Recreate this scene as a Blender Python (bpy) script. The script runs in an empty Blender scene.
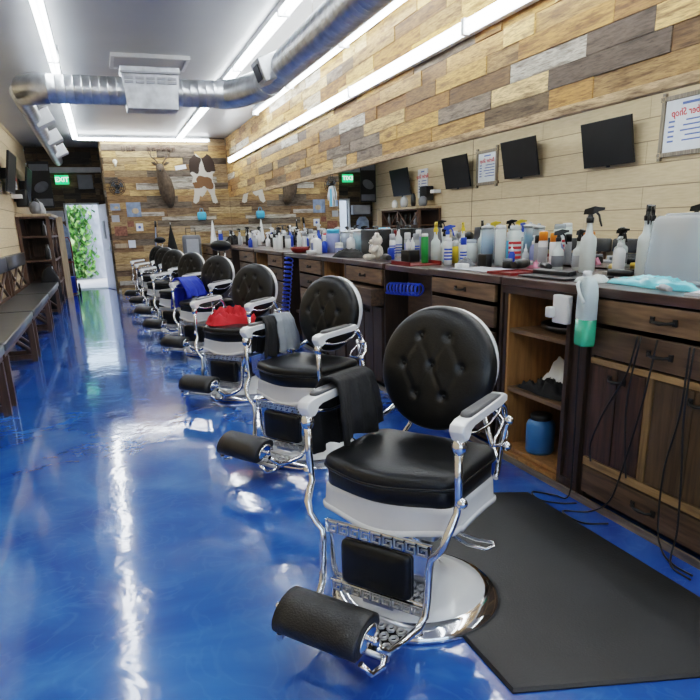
import bpy, math, random
from math import sin, cos, pi, radians, sqrt, exp, atan2
from mathutils import Vector, Matrix, noise
rnd = random.Random(11)
SC = bpy.context.scene
COL = SC.collection

# ------------------------------------------------------------------ materials
MATS = {}
def _mat(name):
    m = bpy.data.materials.new(name); m.use_nodes = True
    nt = m.node_tree; b = nt.nodes['Principled BSDF']
    return m, nt, b
def pm(name, col, rough=.5, metal=0, noise=0, nscale=8, bump=0, bscale=40, coat=0, spec=None, stretch=None, alpha=1, trans=0, emit=0, ecol=None, rnoise=0):
    if name in MATS: return MATS[name]
    m, nt, b = _mat(name); N = nt.nodes; L = nt.links
    b.inputs['Base Color'].default_value = (*col, 1)
    b.inputs['Roughness'].default_value = rough
    b.inputs['Metallic'].default_value = metal
    b.inputs['Coat Weight'].default_value = coat
    b.inputs['Coat Roughness'].default_value = .08
    if spec is not None: b.inputs['Specular IOR Level'].default_value = spec
    b.inputs['Alpha'].default_value = alpha
    b.inputs['Transmission Weight'].default_value = trans
    if emit:
        b.inputs['Emission Color'].default_value = (*(ecol or col), 1)
        b.inputs['Emission Strength'].default_value = emit
    tc = N.new('ShaderNodeTexCoord'); mp = N.new('ShaderNodeMapping')
    L.new(tc.outputs['Object'], mp.inputs['Vector'])
    if stretch: mp.inputs['Scale'].default_value = stretch
    n = N.new('ShaderNodeTexNoise'); n.inputs['Scale'].default_value = nscale; n.inputs['Detail'].default_value = 5
    L.new(mp.outputs[0], n.inputs['Vector'])
    r = N.new('ShaderNodeValToRGB'); k = max(noise, .03)
    r.color_ramp.elements[0].position = .3; r.color_ramp.elements[1].position = .7
    r.color_ramp.elements[0].color = (*[max(0, c*(1-k)) for c in col], 1)
    r.color_ramp.elements[1].color = (*[min(1, c*(1+k)) for c in col], 1)
    L.new(n.outputs['Fac'], r.inputs['Fac']); L.new(r.outputs[0], b.inputs['Base Color'])
    if rnoise:
        mr = N.new('ShaderNodeMapRange'); mr.inputs[3].default_value = max(0, rough-rnoise); mr.inputs[4].default_value = rough+rnoise
        L.new(n.outputs['Fac'], mr.inputs[0]); L.new(mr.outputs[0], b.inputs['Roughness'])
    if bump:
        n2 = N.new('ShaderNodeTexNoise'); n2.inputs['Scale'].default_value = bscale; n2.inputs['Detail'].default_value = 3
        L.new(mp.outputs[0], n2.inputs['Vector'])
        bp = N.new('ShaderNodeBump'); bp.inputs['Strength'].default_value = bump; bp.inputs['Distance'].default_value = .01
        L.new(n2.outputs['Fac'], bp.inputs['Height']); L.new(bp.outputs[0], b.inputs['Normal'])
    MATS[name] = m
    return m

def plank_mat(name, stretch, gain=1.0, rough=.62):
    """wood boards: one colour per board from the mesh, grain and knots from noise"""
    m, nt, b = _mat(name); N = nt.nodes; L = nt.links
    at = N.new('ShaderNodeAttribute'); at.attribute_name = 'board'
    tc = N.new('ShaderNodeTexCoord'); mp = N.new('ShaderNodeMapping'); mp.inputs['Scale'].default_value = stretch
    L.new(tc.outputs['Object'], mp.inputs['Vector'])
    off = N.new('ShaderNodeVectorMath'); off.operation = 'MULTIPLY_ADD'
    L.new(at.outputs['Color'], off.inputs[0]); off.inputs[1].default_value = (37, 53, 71); L.new(mp.outputs[0], off.inputs[2])
    n = N.new('ShaderNodeTexNoise'); n.inputs['Scale'].default_value = 9; n.inputs['Detail'].default_value = 7; n.inputs['Roughness'].default_value = .62; n.inputs['Distortion'].default_value = .6
    L.new(off.outputs[0], n.inputs['Vector'])
    r = N.new('ShaderNodeValToRGB'); e = r.color_ramp.elements
    e[0].position = .30; e[0].color = (.36*gain, .32*gain, .27*gain, 1); e[1].position = .58; e[1].color = (1.12*gain, 1.1*gain, 1.08*gain, 1)
    L.new(n.outputs['Fac'], r.inputs['Fac'])
    n3 = N.new('ShaderNodeTexNoise'); n3.inputs['Scale'].default_value = 2.3; n3.inputs['Detail'].default_value = 3
    L.new(off.outputs[0], n3.inputs['Vector'])
    r3 = N.new('ShaderNodeValToRGB'); e = r3.color_ramp.elements
    e[0].position = .34; e[0].color = (.36, .31, .26, 1); e[1].position = .50; e[1].color = (1, 1, 1, 1)
    L.new(n3.outputs['Fac'], r3.inputs['Fac'])
    mx = N.new('ShaderNodeMix'); mx.data_type = 'RGBA'; mx.blend_type = 'MULTIPLY'; mx.inputs[0].default_value = 1
    L.new(at.outputs['Color'], mx.inputs[6]); L.new(r.outputs[0], mx.inputs[7])
    mx2 = N.new('ShaderNodeMix'); mx2.data_type = 'RGBA'; mx2.blend_type = 'MULTIPLY'; mx2.inputs[0].default_value = .85
    L.new(mx.outputs[2], mx2.inputs[6]); L.new(r3.outputs[0], mx2.inputs[7])
    L.new(mx2.outputs[2], b.inputs['Base Color'])
    b.inputs['Roughness'].default_value = rough
    bp = N.new('ShaderNodeBump'); bp.inputs['Strength'].default_value = .35; bp.inputs['Distance'].default_value = .006
    L.new(n.outputs['Fac'], bp.inputs['Height']); L.new(bp.outputs[0], b.inputs['Normal'])
    return m

def wood(name, col, axis='y', dark=.45, rough=.45, coat=0):
    if name in MATS: return MATS[name]
    s = {'x': (1.2, 14, 14), 'y': (14, 1.2, 14), 'z': (14, 14, 1.2)}[axis]
    return pm(name, col, rough, noise=dark, nscale=3.2, stretch=s, bump=.15, bscale=6, coat=coat)

def floor_mat():
    m, nt, b = _mat('blue_epoxy'); N = nt.nodes; L = nt.links
    tc = N.new('ShaderNodeTexCoord')
    n = N.new('ShaderNodeTexNoise'); n.inputs['Scale'].default_value = 1.15; n.inputs['Detail'].default_value = 6; n.inputs['Distortion'].default_value = 1.6; n.inputs['Roughness'].default_value = .55
    L.new(tc.outputs['Object'], n.inputs['Vector'])
    r = N.new('ShaderNodeValToRGB'); e = r.color_ramp.elements
    e[0].position = .30; e[0].color = (.012, .065, .33, 1); e[1].position = .72; e[1].color = (.055, .20, .58, 1)
    k = e.new(.5); k.color = (.022, .115, .45, 1)
    L.new(n.outputs['Fac'], r.inputs['Fac'])
    v = N.new('ShaderNodeTexNoise'); v.inputs['Scale'].default_value = 2.6; v.inputs['Detail'].default_value = 2; v.inputs['Distortion'].default_value = 3.0
    L.new(tc.outputs['Object'], v.inputs['Vector'])
    r2 = N.new('ShaderNodeValToRGB'); e = r2.color_ramp.elements
    e[0].position = .47; e[0].color = (0, 0, 0, 1); e[1].position = .50; e[1].color = (1, 1, 1, 1); q = e.new(.54); q.color = (0, 0, 0, 1)
    L.new(v.outputs['Fac'], r2.inputs['Fac'])
    mx = N.new('ShaderNodeMix'); mx.data_type = 'RGBA'
    ml = N.new('ShaderNodeMath'); ml.operation = 'MULTIPLY'; ml.inputs[1].default_value = .16
    L.new(r2.outputs[0], ml.inputs[0]); L.new(ml.outputs[0], mx.inputs[0])
    L.new(r.outputs[0], mx.inputs[6]); mx.inputs[7].default_value = (.09, .26, .68, 1)
    L.new(mx.outputs[2], b.inputs['Base Color'])
    b.inputs['Roughness'].default_value = .11
    b.inputs['Specular IOR Level'].default_value = .72
    b.inputs['Coat Weight'].default_value = .6; b.inputs['Coat Roughness'].default_value = .05; b.inputs['Coat IOR'].default_value = 1.55
    n2 = N.new('ShaderNodeTexNoise'); n2.inputs['Scale'].default_value = 3.4; n2.inputs['Detail'].default_value = 3; n2.inputs['Distortion'].default_value = .8
    L.new(tc.outputs['Object'], n2.inputs['Vector'])
    bp = N.new('ShaderNodeBump'); bp.inputs['Strength'].default_value = .085; bp.inputs['Distance'].default_value = .03
    L.new(n2.outputs['Fac'], bp.inputs['Height']); L.new(bp.outputs[0], b.inputs['Normal']); L.new(bp.outputs[0], b.inputs['Coat Normal'])
    return m

def glass_mat(name, tint=(1, 1, 1), t=.85, rough=.02):
    """thin clear sheet: part transparent, part glossy"""
    if name in MATS: return MATS[name]
    m = bpy.data.materials.new(name); m.use_nodes = True; nt = m.node_tree; N = nt.nodes; L = nt.links
    N.clear(); out = N.new('ShaderNodeOutputMaterial'); tr = N.new('ShaderNodeBsdfTransparent'); tr.inputs[0].default_value = (*tint, 1)
    pb = N.new('ShaderNodeBsdfPrincipled'); pb.inputs['Base Color'].default_value = (*tint, 1); pb.inputs['Roughness'].default_value = rough
    mx = N.new('ShaderNodeMixShader'); mx.inputs[0].default_value = 1-t
    L.new(tr.outputs[0], mx.inputs[1]); L.new(pb.outputs[0], mx.inputs[2]); L.new(mx.outputs[0], out.inputs[0])
    MATS[name] = m; return m

def attr_mat(name, rough=.7, bump=.3, bs=60):
    m, nt, b = _mat(name); N = nt.nodes; L = nt.links
    at = N.new('ShaderNodeAttribute'); at.attribute_name = 'board'
    tc = N.new('ShaderNodeTexCoord'); n = N.new('ShaderNodeTexNoise'); n.inputs['Scale'].default_value = bs
    L.new(tc.outputs['Object'], n.inputs['Vector']); bp = N.new('ShaderNodeBump'); bp.inputs['Strength'].default_value = bump; bp.inputs['Distance'].default_value = .01
    L.new(n.outputs['Fac'], bp.inputs['Height']); L.new(bp.outputs[0], b.inputs['Normal'])
    L.new(at.outputs['Color'], b.inputs['Base Color']); b.inputs['Roughness'].default_value = rough
    return m

M = {}
M['chrome'] = pm('chrome', (.78, .79, .81), .09, 1, noise=.05)
M['steel'] = pm('satin_steel', (.55, .56, .57), .3, 1, noise=.08)
M['galv'] = pm('galvanised', (.62, .64, .66), .36, 1, noise=.22, nscale=9, bump=.12, bscale=14)
M['leather'] = pm('black_leather', (.007, .0075, .008), .36, noise=.2, nscale=20, bump=.10, bscale=160, spec=.42)
M['leather_foot'] = pm('charcoal_leather', (.017, .017, .017), .40, noise=.3, nscale=15, bump=.2, bscale=150)
M['armpad'] = pm('grey_arm_leather', (.075, .075, .08), .36, noise=.2, nscale=14)
M['enamel'] = pm('white_enamel', (.80, .81, .80), .16, noise=.03, coat=.5)
M['apron'] = pm('apron_enamel', (.62, .63, .64), .22, noise=.04, coat=.4)
M['iron'] = pm('black_iron', (.012, .011, .010), .5, noise=.3)
M['rubber'] = pm('black_rubber_mat', (.022, .023, .024), .52, noise=.35, nscale=2.2, bump=.12, bscale=120, rnoise=.08)
M['blackp'] = pm('black_plastic', (.012, .012, .013), .3, noise=.15)
M['screen'] = pm('tv_screen', (.004, .004, .005), .5, noise=.1)
M['whitep'] = pm('white_plastic', (.82, .83, .83), .35, noise=.04)
M['milky'] = pm('milky_plastic', (.70, .76, .74), .35, noise=.06, nscale=4)
M['clearish'] = glass_mat('clear_plastic', (.86, .92, .96), .55, .12)
M['bin'] = glass_mat('frosted_bin', (.86, .90, .94), .64, .2)
M['glass'] = glass_mat('glass', (.95, .98, 1), .85, .02)
M['orange'] = pm('orange_plastic', (.85, .25, .02), .35, noise=.06)
M['yellow'] = pm('yellow_plastic', (.85, .60, .04), .35, noise=.06)
M['green'] = pm('green_plastic', (.02, .30, .06), .3, noise=.06)
M['greenliq'] = pm('green_liquid', (.05, .45, .26), .2, noise=.06)
M['blue'] = pm('blue_plastic', (.02, .08, .55), .3, noise=.06)
M['bluejar'] = pm('blue_jar_plastic', (.035, .17, .40), .3, noise=.12)
M['blueliq'] = pm('blue_liquid', (.01, .14, .40), .1, noise=.06, coat=.6)
M['ltblue'] = pm('light_blue_plastic', (.10, .50, .80), .3, noise=.08)
M['purple'] = pm('lavender_liquid', (.32, .38, .68), .2, noise=.08)
M['aqua'] = pm('aqua_film', (.16, .60, .72), .22, noise=.15, nscale=10, coat=.5)
M['red'] = pm('red_plastic', (.20, .012, .010), .35, noise=.1)
M['redcloth'] = pm('red_cloth', (.55, .012, .018), .75, noise=.15, bump=.2, bscale=90)
M['bluecloth'] = pm('blue_cloth', (.01, .04, .42), .7, noise=.15, bump=.2, bscale=90)
M['blackcloth'] = pm('black_cloth', (.012, .012, .013), .85, noise=.3, bump=.3, bscale=90)
M['greycloth'] = pm('grey_cloth', (.26, .29, .32), .85, noise=.2, bump=.3, bscale=70)
M['cream'] = pm('cream_fur', (.72, .66, .58), .9, noise=.2, nscale=30, bump=.6, bscale=60)
M['paper'] = pm('paper_white', (.80, .83, .86), .6, noise=.04)
M['prntred'] = pm('print_red', (.65, .05, .05), .6)
M['prntblue'] = pm('print_blue', (.10, .16, .42), .6)
M['ceil'] = pm('ceiling_paint', (.42, .43, .44), .33, noise=.05, nscale=1.3, bump=.03, bscale=1.2)
M['whitetrim'] = pm('white_trim', (.62, .63, .64), .4, noise=.05)
M['doorw'] = pm('door_paint', (.72, .72, .80), .4, noise=.05)
M['fixture'] = pm('fixture_white', (.75, .77, .80), .4, noise=.03)
M['wdark'] = wood('wood_dark', (.042, .023, .014), 'y')
M['wdarkz'] = wood('wood_dark_upright', (.040, .022, .013), 'z')
M['wtop'] = wood('wood_counter', (.075, .043, .034), 'y', rough=.30, coat=.3)
M['wmid'] = wood('wood_brown', (.175, .108, .058), 'y')
M['wolive'] = wood('wood_olive', (.105, .066, .038), 'y')
M['wdoor'] = wood('wood_door_brown', (.058, .030, .018), 'z', dark=.6)
M['wdoor2'] = wood('wood_door_olive', (.095, .060, .030), 'z', dark=.4)
M['wtan'] = wood('wood_tan_strip', (.30, .19, .085), 'y')
M['wtanz'] = wood('wood_tan_upright', (.22, .14, .06), 'z')
M['wgold'] = wood('wood_golden', (.32, .165, .055), 'z', dark=.3)
M['wpost'] = wood('wood_pale_post', (.50, .38, .24), 'z', dark=.2)
M['wframe'] = wood('wood_weathered', (.27, .22, .16), 'z', dark=.4)
M['wbench'] = wood('wood_bench', (.085, .045, .028), 'z', dark=.4)
M['benchpad'] = pm('bench_vinyl', (.045, .046, .048), .32, noise=.2, nscale=6, coat=.3)
M['dirt'] = wood('toe_board', (.16, .13, .10), 'y')
M['tube'] = pm('tube_glow', (1, 1, 1), .5, emit=13, ecol=(.93, .98, 1.0))
M['exit'] = pm('exit_green', (.02, .45, .12), .4, emit=.9, ecol=(.05, .8, .25))
M['exitw'] = pm('exit_letters', (.9, 1, .9), .4, emit=1.5)
M['fur'] = pm('deer_fur', (.13, .095, .065), .9, noise=.35, nscale=14, bump=.6, bscale=70)
M['antler'] = pm('antler', (.16, .11, .07), .6, noise=.3)
M['bone'] = pm('bone', (.72, .66, .55), .6, noise=.1)
M['conc'] = pm('concrete', (.55, .53, .50), .9, noise=.12, nscale=3)
M['extwall'] = pm('outside_wall', (.42, .45, .52), .8, noise=.1)
M['mirror'] = pm('mirror_silver', (.86, .88, .87), .0, 1, noise=0)
M['orangebrown'] = pm('copper', (.35, .12, .04), .4, .6)
M['gold'] = pm('gold', (.8, .55, .1), .3, 1)
M['grey'] = pm('mid_grey', (.16, .17, .19), .5, noise=.1)
M['ltgrey'] = pm('light_grey', (.42, .44, .47), .5, noise=.1)
M['bluegrey'] = pm('blue_grey', (.25, .33, .48), .6, noise=.35, nscale=9)
M['pink'] = pm('pink_plastic', (.7, .25, .35), .4)

# ------------------------------------------------------------------ mesh builder
class MB:
    def __init__(s): s.v = []; s.f = []; s.c = []; s.sm = []; s.cur = (1, 1, 1)
    def add(s, vs, fs, smooth=False):
        o = len(s.v); s.v += [tuple(p) for p in vs]
        for f in fs: s.f.append([i+o for i in f]); s.c.append(s.cur); s.sm.append(smooth)
        return s
    def box(s, a, b, rot=None, piv=None):
        (x0, y0, z0), (x1, y1, z1) = a, b
        vs = [Vector(p) for p in ((x0,y0,z0),(x1,y0,z0),(x1,y1,z0),(x0,y1,z0),(x0,y0,z1),(x1,y0,z1),(x1,y1,z1),(x0,y1,z1))]
        if rot is not None:
            pv = Vector(piv or ((x0+x1)/2, (y0+y1)/2, (z0+z1)/2)); vs = [pv+rot@(p-pv) for p in vs]
        return s.add(vs, [(0,3,2,1),(4,5,6,7),(0,1,5,4),(1,2,6,5),(2,3,7,6),(3,0,4,7)])
    def rings(s, rings, cap0=True, cap1=True, smooth=True, close=False):
        n = len(rings[0]); vs = [p for r in rings for p in r]; fs = []
        R = len(rings)
        for i in range(R-1 if not close else R):
            a = i*n; b = ((i+1) % R)*n
            for j in range(n):
                k = (j+1) % n; fs.append((a+j, a+k, b+k, b+j))
        s.add(vs, fs, smooth)
        o = len(s.v)-len(vs)
        if not close:
            if cap0: s.f.append([o+i for i in range(n)][::-1]); s.c.append(s.cur); s.sm.append(False)
            if cap1: s.f.append([o+(R-1)*n+i for i in range(n)]); s.c.append(s.cur); s.sm.append(False)
        return s
    def lathe(s, prof, n=20, c=(0,0,0), axis='z', smooth=True, sx=1, sy=1):
        rings = []
        for (r, z) in prof:
            r = max(r, .0003); ring = []
            for i in range(n):
                a = 2*pi*i/n; p = (r*cos(a)*sx, r*sin(a)*sy, z)
                if axis == 'x': p = (p[2], p[0], p[1])
                elif axis == 'y': p = (p[1], p[2], p[0])
                ring.append((p[0]+c[0], p[1]+c[1], p[2]+c[2]))
            rings.append(ring)
        return s.rings(rings, smooth=smooth)
    def tube(s, pts, r, n=8, closed=False, caps=True):
        pts = [Vector(p) for p in pts]; R = len(pts); rings = []
        up = None
        for i, p in enumerate(pts):
            a = pts[(i-1) % R] if (closed or i > 0) else p; b = pts[(i+1) % R] if (closed or i < R-1) else p
            t = (b-a).normalized() if (b-a).length > 1e-9 else Vector((0, 0, 1))
            if up is None:
                up = t.orthogonal().normalized()
            u = (up - t*up.dot(t))
            u = u.normalized() if u.length > 1e-6 else t.orthogonal().normalized(); up = u; w = t.cross(u)
            rr = r[i] if isinstance(r, (list, tuple)) else r
            rings.append([tuple(p+u*(rr*cos(2*pi*k/n))+w*(rr*sin(2*pi*k/n))) for k in range(n)])
        return s.rings(rings, caps, caps, True, closed)
    def cyl(s, a, b, r, n=16, smooth=True): return s.tube([a, b], r, n)
    def slab(s, out, levels, cx=0, cy=0, smooth=True):
        """out: xy outline; levels: (scale, z or function) rings"""
        rings = []
        for (k, z) in levels:
            rings.append([(cx+(x-cx)*k, cy+(y-cy)*k, z(x, y) if callable(z) else z) for x, y in out])
        return s.rings(rings, smooth=smooth)
    def ell(s, c, r, n=14, m=9, rot=None):
        prof = []; rings = []
        for j in range(m+1):
            t = -pi/2+pi*j/m
            ring = []
            for i in range(n):
                a = 2*pi*i/n; p = Vector((max(cos(t), .002)*cos(a)*r[0], max(cos(t), .002)*sin(a)*r[1], sin(t)*r[2]))
                if rot is not None: p = rot@p
                ring.append(tuple(Vector(c)+p))
            rings.append(ring)
        return s.rings(rings)
    def poly(s, pts, d):
        """flat polygon pts extruded by vector d"""
        n = len(pts); P = [Vector(p) for p in pts]; D = Vector(d)
        vs = P+[p+D for p in P]
        fs = [list(range(n))[::-1], [n+i for i in range(n)]]+[(i, (i+1) % n, n+(i+1) % n, n+i) for i in range(n)]
        return s.add(vs, fs)
    def xf(s, mat, start=0):
        for i in range(start, len(s.v)): s.v[i] = tuple(mat@Vector(s.v[i]))
        return s
    def build(s, name, mat, parent=None, bevel=0, colour=False, loc=None, auto=None):
        me = bpy.data.meshes.new(name); me.from_pydata(s.v, [], s.f)
        me.polygons.foreach_set('use_smooth', s.sm)
        if colour:
            a = me.color_attributes.new('board', 'FLOAT_COLOR', 'CORNER'); buf = []
            for f, c in zip(s.f, s.c): buf += [*c, 1]*len(f)
            a.data.foreach_set('color', buf)
        me.materials.append(mat); me.validate(); me.update()
        if auto is not None:
            me.set_sharp_from_angle(angle=radians(auto))
        o = bpy.data.objects.new(name, me); COL.objects.link(o)
        if parent: o.parent = parent
        if loc: o.location = loc
        if bevel:
            b = o.modifiers.new('bevel', 'BEVEL'); b.width = bevel; b.segments = 2; b.limit_method = 'ANGLE'
        return o

def rrect(w, d, r, n=5, cx=0, cy=0):
    pts = []
    for (sx, sy, a0) in ((1, 1, 0), (-1, 1, 90), (-1, -1, 180), (1, -1, 270)):
        for i in range(n+1):
            a = radians(a0+90*i/n); pts.append((cx+sx*(w/2-r)+r*cos(a), cy+sy*(d/2-r)+r*sin(a)))
    return pts
def rbox(mb, c, size, r=.01, rz=0):
    """rounded box"""
    w, d, h = size; o = rrect(w, d, min(r*1.5, w*.49, d*.49), 4); k = 1-r/max(w, d)
    z0 = c[2]-h/2; z1 = c[2]+h/2; st = len(mb.v)
    e = min(r, h*.3)
    mb.slab(o, [(k-.02, z0), (1-(1-k)*.3, z0+e*.3), (1, z0+e), (1, z1-e), (1-(1-k)*.3, z1-e*.3), (k-.02, z1)])
    mb.xf(Matrix.Translation((c[0], c[1], 0))@Matrix.Rotation(rz, 4, 'Z'), st); return mb

def tag(o, label=None, cat=None, group=None, kind=None):
    if label: o['label'] = label
    if cat: o['category'] = cat
    if group: o['group'] = group
    if kind: o['kind'] = kind
    return o
def thing(name, label, cat, loc=(0, 0, 0), rz=0, group=None):
    o = bpy.data.objects.new(name, None); o.empty_display_size = .1; COL.objects.link(o)
    o.location = loc; o.rotation_euler = (0, 0, rz); return tag(o, label, cat, group)
def struct(o): o['kind'] = 'structure'; return o
def copy_tree(o, parent=None):
    c = o.copy(); COL.objects.link(c)
    if parent: c.parent = parent
    for ch in o.children: copy_tree(ch, c)
    return c

# ------------------------------------------------------------------ room
XL, XR, XM, YB, YR, YF, H = -1.45, 2.90, 2.845, 16.0, 18.0, -3.0, 3.27
CZ = 1.05                                     # counter height
HONEY = [(.56,.36,.15),(.62,.42,.19),(.50,.31,.13),(.70,.51,.27),(.40,.24,.11),(.60,.41,.20),(.32,.19,.09),(.74,.56,.32),(.52,.36,.19),(.25,.165,.095),(.20,.16,.12),(.66,.45,.20),(.46,.33,.19)]
LIGHT = [(r_*.95, g_*.82, b_*.60) for r_, g_, b_ in HONEY] + [(.26,.21,.16),(.54,.46,.34),(.15,.11,.08),(.74,.54,.28),(.68,.47,.22)]
def planks(mb, u0, u1, z0, z1, put, cols, rh=.13, lmin=.45, lmax=1.5, seed=1, white=.03):
    r = random.Random(seed); z = z0; row = 0
    while z < z1-.02:
        zz = min(z+rh, z1); u = u0-r.random()*lmax
        while u < u1:
            w = r.uniform(lmin, lmax); a = max(u, u0); b = min(u+w, u1)
            if b-a > .03:
                c = r.choice(cols)
                if r.random() < white: c = (.60, .57, .50)
                j = r.uniform(.82, 1.12); mb.cur = tuple(k*j for k in c)
                t = r.uniform(.0, .012)
                put(mb, a+.0015, b-.0015, z+.0015, zz-.0015, t)
            u += w
        z = zz; row += 1
    return mb

# floor and ceiling
b = MB(); b.box((XL-.1, YF-.1, -.1), (XR+.1, YR+.1, 0)); struct(b.build('floor', floor_mat()))
b = MB(); b.box((XL-.1, YF-.1, H), (XR+.1, YR+.1, H+.1)); struct(b.build('ceiling', M['ceil']))
# right wall: plain wall below and behind the mirror, pallet boards above
PL_Y = plank_mat('pallet_boards_side', (12, 1.3, 12))
PL_X = plank_mat('pallet_boards_back', (1.3, 12, 12), .92)
PL_SHADE = plank_mat('pallet_boards_shaded', (1.3, 12, 12), .22)
b = MB(); b.cur = (.12, .085, .055)
b.box((XR, YF, 0), (XR+.1, YR, H))
planks(b, YF+.01, YB-.02, 2.02, H-.01, lambda m, a, c, z, zz, t: m.box((XM-.01-t, a, z), (XR, c, zz)), LIGHT, seed=5, rh=.122, lmin=.3, lmax=1.15)
b.cur = (.58, .42, .25); b.box((XM-.035, .4, 1.968), (XM-.003, 12.4, 2.02))
wr = b.build('wall_right', PL_Y, colour=True); struct(wr)
# back wall with pallet boards, from the recess edge to the right wall
b = MB(); b.cur = (.12, .085, .055)
b.box((.2, YB, 0), (XR, YB+.1, H))
planks(b, .2, XR-.06, 0, H-.01, lambda m, a, c, z, zz, t: m.box((a, YB-.03-t, z), (c, YB, zz)), HONEY, seed=23, lmin=.5, lmax=1.3)
b.cur = (.64, .60, .52)
b.box((.86, YB-.05, 1.66), (1.36, YB-.03, 1.74)); b.box((1.3, YB-.05, 1.56), (2.5, YB-.03, 1.635)); b.box((.24, YB-.05, .2), (.72, YB-.03, .29))
struct(b.build('wall_back', PL_X, colour=True))
b = MB(); b.cur = (.12, .08, .05)
b.box((.2, YB+.1, 0), (.3, YR, H))
planks(b, YB+.1, YR, 0, H-.01, lambda m, a, c, z, zz, t: m.box((.17-t, a, z), (.2, c, zz)), HONEY[4:10], seed=9)
struct(b.build('wall_return', plank_mat('boards_return', (12, 1.3, 12), .4), colour=True))
# recess wall around the rear exit, boards darkened in colour for the unlit recess
DX0, DX1, DZ = -.74, -.02, 1.99
b = MB(); b.cur = (.10, .07, .05)
for (x0, x1, z0, z1) in ((XL, DX0, 0, H), (DX0, DX1, DZ, H), (DX1, .2, 0, H)):
    b.box((x0, YR, z0), (x1, YR+.1, z1))
    planks(b, x0, x1, z0, z1-.01, lambda m, a, c, z, zz, t: m.box((a, YR-.03-t, z), (c, YR, zz)), HONEY, seed=int(x0*10+50))
struct(b.build('wall_recess', PL_SHADE, colour=True))
b = MB(); b.box((XL+.01, YR-.16, 2.70), (.16, YR-.045, 2.82)); struct(b.build('trim_1', M['ltgrey'], bevel=.004))
# left wall: cream horizontal siding boards
m, nt, bb = _mat('cream_siding'); N = nt.nodes; L = nt.links
tc = N.new('ShaderNodeTexCoord'); mp = N.new('ShaderNodeMapping'); mp.inputs['Scale'].default_value = (10, 1, 10); L.new(tc.outputs['Object'], mp.inputs[0])
n = N.new('ShaderNodeTexNoise'); n.inputs['Scale'].default_value = 4; n.inputs['Detail'].default_value = 6; L.new(mp.outputs[0], n.inputs['Vector'])
r = N.new('ShaderNodeValToRGB'); r.color_ramp.elements[0].position = .25; r.color_ramp.elements[1].position = .75
r.color_ramp.elements[0].color = (.62, .47, .28, 1); r.color_ramp.elements[1].color = (.76, .60, .385, 1)
L.new(n.outputs['Fac'], r.inputs['Fac']); L.new(r.outputs[0], bb.inputs['Base Color']); bb.inputs['Roughness'].default_value = .6
b = MB(); b.box((XL-.1, YF, 0), (XL-.012, YR, H)); struct(b.build('siding_shade_backing', pm('siding_shadow', (.30, .22, .13), .8)))  # backing sheet, coloured darker to give shade in the siding gaps
b = MB()
z = 0; k = 0
while z < H-.02:
    zz = min(z+.29, H); y = YF-(k % 2)*1.2
    while y < YR:
        a, c = max(y, YF), min(y+2.4, YR)
        if c-a > .02: b.box((XL-.012, a+.002, z+.006), (XL, c-.003, zz-.006))
        y += 2.4
    z = zz; k += 1
struct(b.build('wall_left', m))
# front wall behind the camera, with a shop window
WX0, WX1, WZ0, WZ1 = -1.0, 2.3, .5, 2.6
b = MB()
for (x0, x1, z0, z1) in ((XL, WX0, 0, H), (WX1, XR, 0, H), (WX0, WX1, 0, WZ0), (WX0, WX1, WZ1, H)): b.box((x0, YF-.1, z0), (x1, YF, z1))
struct(b.build('wall_front', M['whitetrim']))
b = MB()
for x in (WX0, (WX0+WX1)/2-.025, WX1-.05): b.box((x, YF-.07, WZ0), (x+.05, YF-.02, WZ1))
for z in (WZ0, WZ1-.05): b.box((WX0, YF-.075, z), (WX1, YF-.015, z+.05))
w1 = struct(b.build('window_1', M['blackp']))
b = MB(); b.box((WX0+.03, YF-.05, WZ0+.03), (WX1-.03, YF-.045, WZ1-.03)); b.build('pane', M['glass'], w1)

# mirror band: three sheets side by side
for (y0, y1, lab) in ((.4, 4.98, 'long wall mirror sheet nearest the front, above the open cabinet and the two-drawer cabinet'),
                      (4.98, 8.98, 'middle wall mirror sheet, above the white stuffed bear and the coiled blue hose'),
                      (8.98, YB-.06, 'far wall mirror sheet that meets the plank back wall')):
    b = MB(); b.box((XM-.004, y0+.003, 1.06), (XM, y1-.003, 2.015))
    o = b.build('wall_mirror', M['mirror']); tag(o, lab, 'mirror', 'mirror sheets along the right wall')
    d = MB(); d.box((XM, y0+.003, 1.06), (XR, y1-.003, 2.015)); d.build('mirror_backing', M['wdark'], o)

# ------------------------------------------------------------------ rear door and outside
b = MB(); t = .05
b.box((DX0-.04, YR-.07, 0), (DX0, YR+.12, DZ+.04)); b.box((DX1, YR-.07, 0), (DX1+.04, YR+.12, DZ+.04)); b.box((DX0-.04, YR-.07, DZ), (DX1+.04, YR+.12, DZ+.04))
struct(b.build('trim_2', M['whitetrim']))
dr = thing('door_1', None, None, (DX1+.0, YR-.09, 0)); dr['kind'] = 'structure'
b = MB(); b.box((0, -.72, .01), (.04, 0, DZ-.01)); b.build('door_leaf', M['doorw'], dr, bevel=.003)
b = MB(); b.box((-.012, -.70, .86), (0, -.60, 1.02)); b.tube([(-.012, -.65, .94), (-.05, -.65, .94), (-.055, -.60, .94), (-.055, -.53, .94)], .009); b.build('door_handle', M['steel'], dr)
b = MB(); b.box((-.02, -.45, 1.2), (0, -.3, 1.6)); b.build('door_closer', M['ltgrey'], dr)
dr.rotation_euler = (0, 0, radians(14))
b = MB(); b.box((DX0, YR-.02, 0), (DX1, YR+.12, .025)); struct(b.build('trim_3', M['steel']))
b = MB(); b.box((-8, YR+.101, -.12), (8, YR+9, -.02)); struct(b.build('outside_ground', M['conc']))
b = MB(); b.box((-5, YR+4.4, -.02), (4, YR+4.6, 2.35)); struct(b.build('outside_wall', M['extwall']))
b = MB(); rr = random.Random(4)
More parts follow.
